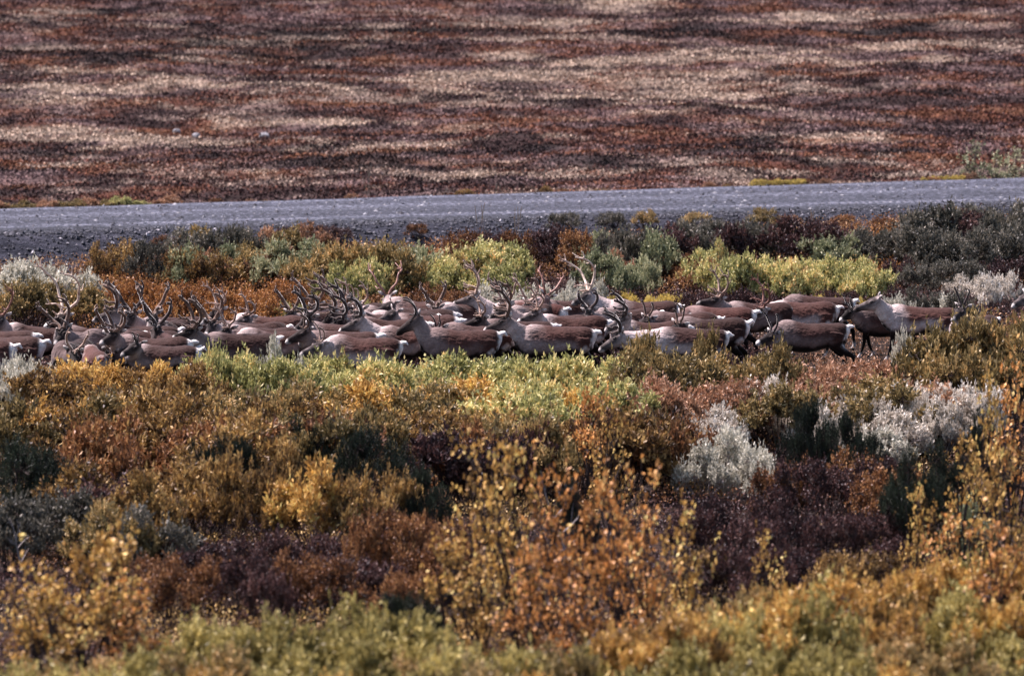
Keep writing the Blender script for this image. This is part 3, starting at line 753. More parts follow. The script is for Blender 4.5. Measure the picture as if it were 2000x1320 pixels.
    if ant:
        for sd_ in (-1, 1):
            VF = []
            for pts, r0, r1 in antler_paths(ant, asc * (1.36 if asc < .75 and ant != 'spike' else 1.0), sd_, rr):
                K = interp(pts, 5 * len(pts)); wp = P + hu * .035 - hd * .005 + K[:, :1] * -hd * .75 + K[:, :1] * unit((nd * .5)[None])[0] * 0 + K[:, 1:2] * hlft + K[:, 2:3] * hu
                wp = wp + K[:, :1] * np.array([0, 0, .0])
                kk_ = np.linspace(0, 1, len(K)); rad = r0 + (r1 - r0) * kk_; rad = rad * (1 + .25 * np.exp(-((kk_ - .85) / .1) ** 2)); rad[-1] *= .3; rad[0] *= .9
                if am in ('velvet', 'black'): rad = rad * 1.5
                VF.append(tube(wp, rad, rad, hlft + .01, 8))
            add('antler', mk_poly('antler', VF, AM[am]), root)
    return root

# ------------------------------------------------------------------ the herd, one line per animal (photo columns and rows give the place and pose)
# rump column, back row, nose, poll
K_ = caribou
# front line
K_('young caribou with short prongs and grey neck, nearest of the crowd by the amber willows', 392, 672, (240, 692), (270, 668), s=.92, ant='spike', asc=.55, am='black', pale=.6, coat=(.85, .85, .9), seed=3)
K_('caribou with thin curved antlers and very pale neck and flank, nose down over green willow', 785, 657, (588, 692), (628, 668), side=1, ant='hook', asc=.55, am='tan', pale=1.0, coat=(1.25, 1.1, 1.05), seed=4)
K_('dark brown caribou with tall hooked antlers and raised dark muzzle', 978, 641, (776, 652), (815, 618), nosew=0, ant='hook', asc=.75, am='black', pale=.35, coat=(.95, .85, .82), seed=6)
K_('brown caribou with white nose tip and many pointed antlers in profile', 1163, 636, (940, 650), (992, 622), nosew=1, ant='bull', asc=.62, am='velvet', pale=.6, coat=(1.0, .9, .88), seed=8)
K_('caribou with pale flank standing behind the olive willow tops, head down with black looped antlers', 1422, 640, (1165, 690), (1212, 652), side=1, ant='loop', asc=.5, am='black', pale=1.0, coat=(.9, .85, .85), yaw=4, seed=9)
K_('dark caribou trotting with its hind legs stretched out behind and white tail up', 1657, 627, (1478, 668), (1505, 650), s=.97, ant='hook', asc=.6, am='black', pale=.35, coat=(.75, .7, .7), gait='run', seed=12)
K_('antlerless caribou holding its head high with a white throat', 1872, 597, (1668, 606), (1712, 583), nosew=0, ant=None, pale=1.0, coat=(1.15, 1.0, .95), white=.6, seed=13)
K_('caribou lowering its head behind the big willow bush, dark upright antlers', None, 618, (1858, 622), (1872, 598), center=1900, yaw=50, ant='hook', asc=.8, am='black', pale=.5, dy=0, seed=14)
K_('dark caribou with black prongs walking behind the antlerless one', 1792, 612, (1640, 624), (1660, 602), s=.84, dy=.7, ant='spike', asc=1.0, am='black', pale=.15, coat=(.55, .5, .5), seed=15)
K_('pale necked caribou half hidden at the far end behind the willow bush', 2160, 588, (1975, 597), (2003, 575), ant=None, pale=1.0, seed=16)
# near side of the dense crowd
K_('caribou cut by the picture edge with only its white rump showing', 30, 664, (-160, 680), (-125, 650), ant='hook', asc=.5, pale=.8, coat=(1.2, 1.1, 1.1), seed=17)
K_('caribou with a grey brown back and flagged white tail behind the silvery shrub', 88, 662, (-90, 660), (-60, 640), ant='hook', asc=.6, pale=.5, dy=.8, seed=18, s=1.04)
K_('brown backed caribou with a white tail, before the tall pale antlered bull', 72, 650, (-110, 640), (-80, 620), ant='hook', asc=.6, pale=.4, dy=.8, seed=19, s=1.02)
K_('dark caribou facing the camera under curled velvet antlers', None, 668, (148, 714), (151, 682), center=140, yaw=72, ant='loop', asc=.42, am='tan', pale=.15, coat=(.5, .45, .45), dy=.3, seed=20)
K_('pale tan caribou seen end on, nearest the yellow willow tops', None, 680, (160, 720), (168, 700), center=184, yaw=-75, s=.9, ant=None, pale=.9, coat=(1.9, 1.7, 1.6), white=.3, seed=21)
K_('caribou grazing head down with small curved antlers beside the young one', 385, 676, (205, 727), (224, 690), s=.88, ant='hook', asc=.5, am='tan', pale=.15, coat=(.7, .65, .65), dy=.55, seed=22)
K_('caribou with a pale neck and thick brown back, head down in the willows', 612, 644, (455, 712), (470, 680), ant='hook', asc=.3, am='velvet', pale=.75, coat=(.9, .82, .82), seed=23)
K_('caribou with a smooth rusty back just behind the pale flanked one', 742, 650, (560, 668), (600, 640), ant='hook', asc=.5, pale=.4, dy=.6, seed=24)
K_('caribou with dark rounded back and small white tail beyond the young one', 376, 657, (200, 668), (228, 648), ant='loop', asc=.45, am='velvet', pale=.4, coat=(.8, .75, .75), dy=.2, seed=25)
K_('caribou with a big open loop of antlers and a dark brown face', None, 650, (338, 660), (380, 642), center=460, yaw=8, ant='loop', asc=.85, am='velvet', pale=.3, coat=(.75, .7, .7), seed=26)
K_('caribou facing away with thick black antlers forming a cup', None, 652, (302, 668), (306, 640), center=318, yaw=-70, ant='loop', asc=.6, am='black', pale=.4, coat=(1.1, 1, 1), dy=.4, seed=27)
# middle of the crowd, from one end to the other
K_('bull with very tall pale bone antlers towering over the crowd', 262, 638, (92, 635), (126, 617), ant='big', asc=.98, am='bone', pale=.3, coat=(.9, .85, .85), seed=28)
K_('bull with reddish antlers at the very edge of the herd', None, 634, (-14, 640), (6, 618), center=72, yaw=0, ant='bull', asc=.6, am='red', pale=.8, seed=29)
K_('brown caribou with a bowl shaped pair of velvet antlers and light muzzle', 350, 634, (183, 626), (228, 606), ant='loop', asc=.52, am='velvet', pale=.6, seed=30)
K_('caribou looking at the camera with wide forked velvet antlers', None, 622, (302, 640), (305, 610), center=330, yaw=60, ant='bull', asc=.62, am='velvet', pale=.7, seed=31)
K_('caribou with clustered upright antler tips and a dark eye', 562, 628, (395, 630), (428, 606), ant='bull', asc=.50, am='tan', pale=.4, seed=32)
K_('light faced caribou with big ears and short curved antlers', 600, 616, (448, 637), (487, 616), ant='loop', asc=.42, am='tan', pale=1.0, coat=(1.2, 1.1, 1.05), seed=33)
K_('long backed dark caribou behind the pale necked one', 590, 640, (420, 668), (446, 640), ant='bull', asc=.42, am='tan', pale=.4, coat=(.8, .75, .75), seed=34, s=1.02)
K_('caribou with thick twisted blackish antlers and lowered face', 735, 632, (575, 645), (605, 618), ant='loop', asc=.55, am='black', pale=.5, seed=35)
K_('bull with massive dark velvet beams rising over the herd', None, 612, (618, 645), (655, 612), center=745, yaw=5, ant='bull', asc=.98, am='velvet', pale=.3, coat=(.8, .75, .75), dy=0, seed=36)
K_('caribou behind the massive beams with pale forked antlers', None, 600, (640, 622), (668, 602), center=760, ant='bull', asc=.75, am='tan', pale=.7, seed=37)
K_('caribou with lean dark antlers spreading wide and a pale ear', 838, 624, (628, 646), (672, 624), ant='bull', asc=.65, am='black', pale=.3, coat=(1.0, .9, .85), dy=.3, seed=38)
K_('grey necked caribou with small dark antlers swept back beside the hooked antlered one', 880, 637, (664, 648), (706, 622), ant='loop', asc=.45, am='black', pale=.85, coat=(1.05, .95, .9), seed=39)
K_('bull facing away with slender reddish antlers held high', None, 586, (752, 608), (756, 584), side=-1, center=815, yaw=-12, ant='bull', asc=.92, am='red', pale=.6, coat=(1.05, .95, .9), seed=40)
K_('caribou with a pale golden back and small white tail', 822, 599, (660, 612), (695, 590), ant='hook', asc=.5, am='tan', pale=.8, coat=(1.6, 1.4, 1.3), seed=41)
K_('dark backed caribou with a large white rump among the middle rows', 892, 603, (730, 612), (765, 590), ant=None, pale=.5, coat=(.85, .8, .8), dy=.0, seed=42)
K_('rounded brown caribou with a bright white rump beside black antler prongs', 900, 613, (738, 628), (770, 606), ant=None, pale=.8, coat=(1.1, 1.0, 1.0), seed=43)
K_('caribou hidden but for two black prongs above its neighbours', 1010, 638, (838, 664), (856, 640), ant='spike', asc=.75, am='black', pale=.3, dy=.7, seed=44)
K_('bull with white muzzle and raised brown antlers looking over the backs', None, 592, (884, 596), (930, 578), nosew=1, center=1015, ant='bull', asc=.62, am='tan', pale=.9, seed=45)
K_('caribou with dark face and pale cup shaped antlers before the white nosed one', 1085, 628, (900, 640), (940, 618), ant='loop', asc=.42, am='tan', pale=.3, coat=(.9, .85, .85), dy=.3, seed=46)
K_('caribou with antlers tangled among its neighbours, grey face', None, 612, (955, 622), (990, 600), center=1075, ant='bull', asc=.5, am='velvet', pale=.6, seed=47)
K_('caribou with pale crooked antlers and a whitish face in the middle rows', 1190, 617, (1012, 628), (1050, 606), ant='bull', asc=.45, am='tan', pale=1.0, coat=(1.2, 1.05, 1.0), seed=48)
K_('bull with red peeled antlers and a reddish coat', 1105, 590, (1046, 602), (1068, 582), side=-1, ant='bull', asc=.52, am='red', pale=.4, coat=(1.6, 1.0, .9), yaw=-30, seed=49)
K_('large bull with tall white tipped antlers in profile, dark muzzle', 1326, 586, (1118, 592), (1150, 573), ant='big', asc=.78, am='bone', pale=.9, coat=(1.0, .92, .9), seed=50)
K_('caribou facing front with a black velvet cup of antlers under the tall antlered bull', None, 604, (1142, 628), (1150, 606), center=1215, yaw=20, ant='loop', asc=.4, am='black', pale=.5, dy=.2, seed=51)
K_('white faced caribou with tall upright ears and dark looped antlers', 1345, 628, (1183, 646), (1222, 614), ant='loop', asc=.45, am='black', pale=1.0, coat=(1.2, 1.1, 1.05), seed=52)
K_('caribou with a plain dark brown back and small white tail in the far rows', 1404, 610, (1240, 640), (1262, 620), ant='hook', asc=.5, pale=.3, coat=(.85, .75, .72), seed=53)
K_('dark caribou with its white tail raised, rump towards the trotting one', 1462, 618, (1300, 652), (1322, 632), ant='hook', asc=.4, pale=.3, coat=(.75, .7, .68), dy=-.2, s=1.03, seed=54)
K_('reddish brown caribou whose back shows between two rows', 1475, 598, (1300, 640), (1330, 616), ant='hook', asc=.35, pale=.3, coat=(1.2, .95, .9), seed=55)
K_('bull with a dark face turned aside and pale forked antlers by the maroon shrubs', None, 590, (1362, 592), (1400, 582), center=1475, ant='bull', asc=.55, am='tan', pale=.5, coat=(.85, .8, .8), seed=56)
K_('light grey caribou with a big white rump and rusty upright antlers', 1636, 589, (1450, 620), (1488, 602), ant='bull', asc=.58, am='red', pale=1.0, coat=(1.2, 1.05, 1.0), seed=57)
K_('caribou at the very back of the herd, brown back beyond the light grey one', 1668, 584, (1500, 600), (1530, 592), ant=None, pale=.3, coat=(.9, .8, .78), seed=58, dy=.3)

# more heads in the tangle
K_('caribou looking out under the tall pale antlers with a ring of curled tines', None, 648, (112, 668), (128, 644), center=215, yaw=40, ant='bull', asc=.6, am='velvet', pale=.3, coat=(.7, .65, .65), seed=61, dy=.5)
K_('caribou with dark upright antlers close beside the head down grazing one', None, 655, (206, 676), (222, 652), center=275, yaw=30, ant='loop', asc=.55, am='velvet', pale=.3, coat=(.8, .75, .75), seed=62, dy=.9)
K_('black antlered caribou looking past the bowl shaped antlers', None, 628, (246, 634), (262, 612), center=330, yaw=25, ant='bull', asc=.6, am='black', pale=.5, seed=63, dy=1.0)
K_('caribou with heavy pale edged antlers before the loop antlered one', None, 640, (405, 652), (420, 626), center=492, yaw=35, ant='loop', asc=.6, am='velvet', pale=.7, seed=64, dy=.9)
K_('caribou peering over brown backs with short thick velvet antlers', None, 612, (556, 632), (572, 608), center=640, yaw=30, ant='bull', asc=.5, am='velvet', pale=.5, seed=65, dy=.6)
K_('caribou in the thick of the tangle with high dark tines', None, 604, (600, 622), (618, 596), center=690, yaw=35, ant='bull', asc=.68, am='velvet', pale=.4, seed=66, dy=1.3)
K_('caribou with pale curled antlers and a white cheek in the tangle', None, 618, (688, 634), (704, 604), center=780, yaw=20, ant='loop', asc=.6, am='tan', pale=.8, seed=67, dy=1.2)
K_('caribou turned to the camera with a broad basket of antlers', None, 606, (846, 624), (852, 598), center=900, yaw=50, ant='bull', asc=.5, am='velvet', pale=.8, seed=68, dy=1.6)
K_('caribou with pale horns crossing those of the bull with the white nose', None, 606, (972, 618), (986, 590), center=1030, yaw=50, ant='bull', asc=.58, am='tan', pale=.7, seed=69, dy=1.2)
K_('caribou with upswept brown antlers between the red antlered bull and its neighbours', None, 600, (1016, 612), (1034, 588), center=1100, yaw=30, ant='loop', asc=.55, am='tan', pale=.8, seed=70, dy=1.8)

# ------------------------------------------------------------------ willows, birches and junipers
G1 = 'willows in the belt before the herd'
# belt right before the herd
row(0, 400, 712, 712, 13, ('wgd', 'wor', 'wgd'), 1.1, .95, 'amber shrub birch with yellow tips at the near feet of the herd', 'amber shrub birches before the herd', 8)
row(395, 640, 690, 696, 7, 'wyg', 1.2, .9, 'yellow green willow before the pale flanked caribou', 'yellow green willows before the herd', 8)
shrub(412, 655, 'wyg', 1.5, .42, 'narrow green willow standing up against the dark caribou backs')
shrub(440, 690, 'wyg', 1.3, .6, 'bushy green willow beside the narrow one before the herd')
shrub(528, 658, 'wgr', 1.45, .36, 'thin silvery willow in front of a brown caribou flank', stem=M_STEMG)
shrub(590, 696, 'wgr', 1.2, .35, 'small silvery willow below the lowered caribou nose', stem=M_STEMG)
shrub(670, 690, 'wol', 1.2, .35, 'small dull green willow before the pale caribou flank')
shrub(740, 690, 'wyg', 1.2, .6, 'yellow green willow before the thin antlered caribou')
row(640, 1250, 700, 694, 17, 'wyg', 1.2, .95, 'bright green willow with yellow leaves below the dark caribou bellies', 'bright green willows before the herd', 7)
shrub(1262, 640, 'wol', 1.5, .55, 'olive willow rising in front of a lowered antlered head')
shrub(1225, 675, 'wol', 1.3, .6, 'olive willow with orange sprays beside the lowered head')
shrub(1385, 632, 'wol', 1.55, .45, 'tall olive willow covering the white rump of a caribou')
shrub(1330, 690, 'wol', 1.2, .6, 'low olive willow between two taller ones before a pale flank')
row(1240, 1500, 690, 682, 6, 'wol', 1.25, .9, 'olive willow before the pale flank', 'olive willows before the herd', 8)
shrub(1530, 664, 'wol', 1.4, .7, 'rounded olive willow under the trotting caribou')
row(1480, 1800, 712, 705, 10, 'wru', .95, .9, 'tan and rust willow below the trotting caribou', 'tan willows before the herd', 10)
shrub(1765, 640, 'wgr', 1.5, .35, 'slim pale willow beside the antlerless caribou chest', stem=M_STEMG)
for px, v, hh, wd, lb in ((1820, 640, 1.6, .9, 'olive willow at the lower flank of the big bush group'), (1900, 606, 1.9, 1.0, 'biggest olive willow hiding the hindmost caribou'), (1965, 590, 2.0, 1.1, 'tall olive willow by the hidden pale necked caribou'), (1870, 660, 1.5, .9, 'olive willow with bare lower stems under the biggest one'), (1990, 650, 1.6, 1.0, 'olive willow at the frame edge below the tall one')):
    shrub(px, v, 'wol', hh, wd, lb)
row(-10, 85, 695, 700, 3, 'wgr', 1.25, .6, 'silvery willow before the white rumped caribou', 'silver willows by the edge', 6, stem=M_STEMG)
# second and third ranks
row(0, 560, 765, 765, 11, ('wor', 'wor', 'wol', 'wgd', 'wor'), 1.25, 1.05, 'orange brown shrub birch in the second rank', 'orange brown shrub birches', 12)
row(520, 1230, 752, 745, 13, ('wyg', 'wol', 'wgd', 'wyg'), 1.2, 1.05, 'yellow green willow in the second rank', 'yellow green second rank willows', 12)
row(1230, 1850, 735, 745, 11, ('wol', 'wru'), 1.1, 1.0, 'olive brown willow in the second rank', 'olive brown willows', 12)
row(120, 700, 812, 805, 11, ('wor', 'dbr', 'wol', 'dbr', 'wor'), 1.35, 1.05, 'brown shrub birch with rusty leaves in the third rank', 'rusty brown shrub birches', 14, form='willow')
row(640, 1000, 790, 800, 6, ('wol', 'wor'), 1.2, .95, 'olive and orange willow in the third rank', 'olive orange willows', 14)
row(850, 1100, 835, 840, 5, ('ddk', 'dbr'), 1.2, .9, 'maroon shrub with bare twigs', 'maroon shrubs', 12, form='willow')
row(1000, 1340, 800, 800, 7, ('wor', 'wol', 'dbr'), 1.3, .9, 'mottled orange shrub birch in the third rank', 'mottled orange shrub birches', 14, form='willow')
row(1290, 1350, 800, 810, 2, 'dbr', 1.2, .8, 'russet shrub beside the silver willows', 'russet shrubs', 12, form='willow')
shrub(1150, 765, 'bio', 1.9, 1.1, 'slender orange birch rising out of the green willows', form='birch')
shrub(1190, 800, 'bir', 1.9, 1.1, 'golden birch with round leaves beside the orange one', form='birch')
# silver willows on the slope
for px, v, hh, wd, ty, lb in ((1490, 740, 1.1, .55, 'wpk', 'pinkish silver willow above the dark juniper'), (1395, 795, 1.0, .5, 'wpk', 'pinkish willow beside russet twigs'), (1440, 838, 1.2, .50, 'wgr', 'brightest silver green willow with a pointed crown'), (1375, 872, 1.0, .48, 'wgr', 'silver green willow at the foot of the brightest one'), (1480, 880, .95, .4, 'wgr', 'smaller silver willow beside the brightest one'), (1600, 795, 1.0, .5, 'wpk', 'silver sprays over the dark juniper'), (1680, 768, 1.0, .55, 'wpk', 'silver willow beyond the juniper pair'), (1745, 800, 1.0, .6, 'wpk', 'low silver willow between two junipers'), (1790, 752, 1.1, .6, 'wpk', 'silver willow under the olive bush'), (1850, 760, 1.1, .6, 'wpk', 'wide silver willow near the golden birch'), (1905, 742, 1.1, .5, 'wpk', 'silver willow touching the golden birch'), (1975, 705, 1.1, .5, 'wpk', 'silver willow in shade of the tall olive bush'), (1720, 840, .8, .5, 'wgr', 'grey willow lowest on the slope'), (1535, 775, .9, .4, 'wpk', 'little silver willow next to the upright juniper')):
    shrub(px, v - 6, ty, hh * .95, wd * 1.45, lb, stem=M_STEMG)
row(1660, 1960, 775, 770, 7, 'wpk', .95, .5, 'whitish willow in the broad pale cluster on the slope', 'whitish willows on the slope', 14, stem=M_STEMG)
# junipers
for px, v, hh, wd, lb in ((50, 845, 1.2, .75, 'broad dark juniper below the orange brown willows'), (110, 885, 1.0, .55, 'lower dark juniper beside the broad one'), (450, 842, 1.2, .45, 'upright juniper between the brown willows'), (395, 860, 1.0, .35, 'small juniper at the edge of the dark hollow'), (570, 815, 1.1, .4, 'juniper behind the golden topped willow'), (620, 835, 1.0, .45, 'blue green juniper beside the golden topped willow'), (725, 820, 1.3, .62, 'round dark juniper in the middle of the slope'), (815, 905, 1.1, .45, 'juniper at the end of the golden willow row'), (1578, 768, 1.4, .42, 'pointed dark juniper among the silver willows'), (1640, 790, 1.3, .42, 'juniper joined to the pointed one'), (1690, 835, 1.1, .4, 'low juniper behind the maroon shrubs'), (1790, 870, 1.5, .5, 'tall juniper between maroon shrubs and the golden birch'), (1850, 860, 1.4, .4, 'narrow juniper half behind the golden birch'), (1925, 800, 1.5, .45, 'juniper in the shade of the golden birch'), (790, 1150, .8, .5, 'small juniper low among rusty shrubs'), (1120, 935, 1.1, .35, 'juniper seen through the golden birches')):
    shrub(px, v - 8, 'jun', hh * 1.25, wd * 1.35, lb)
# golden topped willows over the dark hollow
for px, v, hh, wd, lb in ((445, 872, 1.5, .7, 'golden topped birch shrub over the dark hollow'), (520, 900, 1.35, .6, 'golden birch shrub leaning over the black gap'), (620, 895, 1.45, .85, 'wide golden topped birch shrub with bare stems below'), (700, 905, 1.4, .7, 'golden birch shrub before the round juniper'), (770, 912, 1.3, .6, 'golden birch shrub at the end of the row'), (560, 868, 1.3, .5, 'small golden birch shrub before the blue green juniper')):
    shrub(px, v, 'wgd' if px in (620,) else 'wor', hh, wd, lb)
row(130, 430, 905, 900, 5, ('wor', 'dbr', 'ddk', 'ddk'), 1.3, .9, 'rusty brown shrub birch at the dark hollow', 'shrub birches at the hollow', 12, form='willow')  # dark leaves in the mix paint in the shade of the hollow
row(0, 300, 960, 975, 5, ('wdk', 'wol', 'wdk'), 1.0, .8, 'dull olive willow below the broad juniper', 'dull olive willows', 14)  # darker leaf types mixed in as painted shade beside the hollow
# rusty dwarf birches in the dip
row(680, 910, 980, 1000, 5, 'dbr', 1.1, .6, 'rust red dwarf birch before the golden birches', 'rust red dwarf birches', 14)
row(260, 900, 1070, 1080, 13, ('dbr', 'ddk', 'dbr'), .95, .65, 'rust dwarf birch in the dip behind the olive willows', 'rust dwarf birches in the dip', 18)
row(280, 800, 1020, 1025, 5, 'ddk', .8, .6, 'dark dwarf birch at the bottom of the hollow', 'dark dwarf birches in the hollow', 18, form='dwarf')
row(1500, 1780, 880, 885, 6, ('ddk', 'dbr'), 1.2, .75, 'maroon dwarf birch below the silver willows', 'maroon dwarf birches', 10)
row(1330, 1800, 960, 975, 9, ('ddk', 'wor', 'ddk'), 1.1, .65, 'dusky dwarf birch in the shaded dip', 'dusky dwarf birches', 16, form='dwarf')
row(1350, 1780, 1040, 1050, 8, ('ddk', 'wor'), 1.0, .6, 'brown dwarf birch behind the golden willow bank', 'brown dwarf birches', 16, form='dwarf')
# birch saplings
for px, v, hh, wd, ty, lb in ((950, 880, 2.4, 1.4, 'bir', 'golden birch sapling with a thick leafy crown'), (1010, 900, 2.4, 1.3, 'bir', 'golden birch sapling next to the thickest one'), (895, 1050, 1.6, 1.3, 'bir', 'low golden birch at the edge of the clump'), (1075, 945, 2.2, 1.2, 'bio', 'orange birch sapling beside the bare grey branch'), (1150, 935, 2.2, 1.2, 'bio', 'orange birch sapling in the middle of the clump'), (1210, 930, 2.3, 1.3, 'bio', 'orange brown birch sapling with dark stems'), (1270, 985, 2.0, 1.2, 'bio', 'thin orange birch towards the shaded dip'), (1345, 975, 2.0, 1.1, 'bir', 'lone golden birch tip by the dusky dwarf birches'), (940, 1060, 1.7, 1.3, 'bir', 'short golden birch at the foot of the clump'), (1040, 1080, 1.7, 1.3, 'bio', 'short orange birch with visible trunk'), (1130, 1090, 1.6, 1.2, 'bio', 'short orange brown birch above the bare stems'), (1500, 1030, 1.6, .8, 'bir', 'small golden birch behind the olive bank'),
    (215, 1040, 1.9, 1.5, 'bir', 'golden birch sapling above the low olive willows'), (155, 1075, 1.8, 1.4, 'bir', 'golden birch sapling with an open crown'), (60, 1110, 1.6, 1.3, 'bir', 'brownish birch near the frame edge'), (105, 1140, 1.5, 1.4, 'bir', 'brown gold birch sapling by the edge'), (250, 1140, 1.4, 1.3, 'bio', 'amber birch beside the rust dwarf birches'),
    (1982, 712, 2.7, 1.3, 'bio', 'tallest orange birch reaching up beside the olive bush'), (1925, 765, 2.5, 1.0, 'bir', 'golden birch with a leaning tip'), (1960, 900, 2.2, 1.4, 'bir', 'full golden birch below the tallest one'), (1885, 880, 2.0, 1.1, 'bir', 'golden birch next to the narrow juniper'), (1800, 960, 1.7, .8, 'bir', 'slender golden birch in front of the black gap'), (1860, 1000, 1.6, 1.2, 'bio', 'orange birch at the top of the golden bank'), (1950, 1030, 1.7, 1.3, 'bio', 'orange birch low by the frame edge')):
    shrub(px, v, ty, hh, wd, lb, form='birch')
shrub(1900, 975, 'wgg', 1.1, .6, 'pale green willow under the golden birches')
# nearest banks of willow
row(330, 880, 1215, 1205, 8, 'wfg', 1.1, .75, 'olive green willow of the nearest bank', 'nearest olive willows', 12)
shrub(700, 1168, 'wfg', 1.25, .7, 'domed olive willow standing highest of the nearest bank')
row(0, 330, 1285, 1270, 5, ('wfg', 'wol'), 1.0, .7, 'low olive willow in the near corner', 'low near willows', 10)
row(870, 1180, 1270, 1255, 5, ('wfg', 'wol'), 1.0, .65, 'olive willow under the bare birch stems', 'olive willows under the birches', 10)
row(1180, 1560, 1240, 1135, 9, ('wgd', 'wor', 'wgd', 'wol'), 1.15, .8, 'golden shrub birch of the sloping near bank', 'golden bank birches', 12)
row(1540, 2020, 1140, 1070, 10, ('wgd', 'wgd', 'wfg'), 1.2, .8, 'mixed gold and green shrub of the high near bank', 'gold and green bank shrubs', 12)
row(1400, 2020, 1165, 1150, 9, ('wgd', 'wfg', 'wol'), 1.2, .75, 'golden olive shrub close in on the sloping bank', 'golden olive near shrubs', 14)
row(200, 2020, 1262, 1250, 17, ('wfg', 'wol'), 1.1, .7, 'olive willow close to the camera', 'olive near willows', 14)
row(0, 2020, 1312, 1305, 18, ('wfg', 'wol', 'wgd'), 1.1, .7, 'willow at the very front of the thicket', 'frontmost willows', 14)

# ------------------------------------------------------------------ shrubs behind the herd
row(-10, 170, 508, 512, 4, 'wgr', 1.2, .8, 'pale grey willow beside the road bank', 'pale grey willows by the road bank', 5, stem=M_STEMG)
row(0, 180, 545, 550, 4, ('wdk', 'wol'), 1.0, .8, 'grey brown willow under the pale ones', 'grey brown willows', 6)
row(190, 420, 474, 468, 6, ('dbr', 'wor', 'wdk'), 1.1, .7, 'rusty shrub against the dark road bank', 'rusty shrubs at the road bank', 8, form='dwarf')
row(350, 620, 444, 440, 8, ('wol', 'wru', 'wdk'), 1.0, .75, 'yellowish shrub birch along the road edge', 'yellowish shrubs at the road', 6)
row(360, 560, 480, 480, 6, ('wol', 'wgg', 'wru'), 1.0, .75, 'mottled willow below the road', 'mottled willows below the road', 8)
row(540, 1020, 468, 478, 13, ('wgg', 'wyg', 'wol'), 1.2, .9, 'light green willow in the long clump below the road', 'light green willows below the road', 8)
row(620, 1010, 505, 512, 8, ('wgg', 'wyg'), 1.0, .8, 'light green willow low in the long clump', 'low light green willows', 8)
row(900, 1160, 440, 436, 6, ('ddk', 'dbr'), 1.1, .8, 'dark brown shrub at the road edge', 'dark brown shrubs at the road', 6, form='dwarf')
row(1140, 1300, 440, 445, 5, ('wdk', 'wgg'), 1.2, .7, 'grey green willow beside the brown shrubs', 'grey green willows', 8)
row(1150, 1280, 490, 495, 4, ('wru', 'wgg'), 1.0, .6, 'greyish willow in the russet carpet', 'greyish willows', 10)
row(1260, 1400, 490, 500, 5, 'dbr', .9, .6, 'russet dwarf birch beside the yellow green clump', 'russet dwarf birches', 8)
row(1290, 1640, 432, 420, 9, ('wdk', 'ddk', 'ddk', 'wdk'), 1.1, .85, 'dusky green willow in front of the road', 'dusky willows at the road', 8, form='willow')
row(1600, 1780, 446, 448, 5, ('wdk', 'wgg'), .9, .8, 'dark green willow under the road bank', 'dark willows under the road bank', 7)
row(1780, 2010, 408, 398, 7, ('wdk', 'wdk', 'ddk'), 1.3, .95, 'dark grey willow rising over the road edge', 'dark grey willows over the road', 8)
row(1780, 2000, 440, 435, 5, 'wdk', 1.2, .9, 'dark willow low beside the road', 'dark low willows by the road', 8)
shrub(1540, 425, 'wyg', 1.0, .35, 'small yellow green willow before the dusky ones')
shrub(1400, 465, 'wyg', .9, .3, 'small bright willow at the top of the yellow green clump')
row(1370, 1720, 492, 505, 12, 'wyg', 1.1, .75, 'bright yellow green willow in the wide clump behind the herd', 'yellow green willows behind the herd', 8)
row(1400, 1730, 525, 530, 8, ('wyg', 'wol'), .8, .65, 'yellow green willow low in the wide clump', 'low yellow green willows', 8)
row(1340, 1760, 560, 560, 10, 'ddk', .75, .6, 'dark maroon dwarf birch behind the herd', 'dark dwarf birches behind the herd', 7)
row(1740, 2000, 505, 500, 6, ('ddk', 'wdk'), .9, .7, 'dark heathy shrub in the far corner', 'dark far shrubs', 8, form='dwarf')
row(1850, 1980, 530, 535, 4, 'wpk', .8, .45, 'grey pink willow behind the willow bush', 'grey pink willows', 7, stem=M_STEMG)
row(1740, 1900, 560, 565, 5, ('wdk', 'wgr'), .85, .5, 'grey willow behind the antlerless caribou', 'grey willows behind the antlerless caribou', 7)
row(940, 1110, 556, 560, 6, 'wgr', .8, .45, 'silver grey willow behind the white nosed bull', 'silver grey willows behind the herd', 5, stem=M_STEMG)
row(1100, 1180, 545, 548, 3, 'wgr', .9, .4, 'silver willow behind the tall pale antlers', 'silver willows behind the antlers', 5, stem=M_STEMG)
row(1190, 1340, 575, 572, 7, 'yel', .65, .36, 'small yellow leaved willow behind the bull backs', 'yellow willows behind the bulls', 5)
row(530, 600, 588, 588, 3, 'wyg', .6, .34, 'pale yellow willow behind the light backed caribou', 'pale yellow willows', 4)
row(650, 800, 580, 580, 5, 'wyg', .65, .34, 'pale green yellow willow behind the forest of antlers', 'pale willows behind the antlers', 4)
row(1590, 1690, 578, 580, 4, 'yel', .6, .25, 'yellow leaved sprig behind the light grey caribou', 'yellow sprigs', 4)
row(150, 600, 545, 552, 12, 'dor', .8, .7, 'amber dwarf birch behind the antlers', 'amber dwarf birches behind the herd', 12)
row(600, 960, 548, 552, 9, 'dbr', .7, .6, 'rust dwarf birch below the light green clump', 'rust dwarf birches behind the herd', 12)
row(1700, 2000, 470, 465, 7, 'dor', .6, .6, 'orange dwarf birch below the dark grey willows', 'orange dwarf birches', 5)
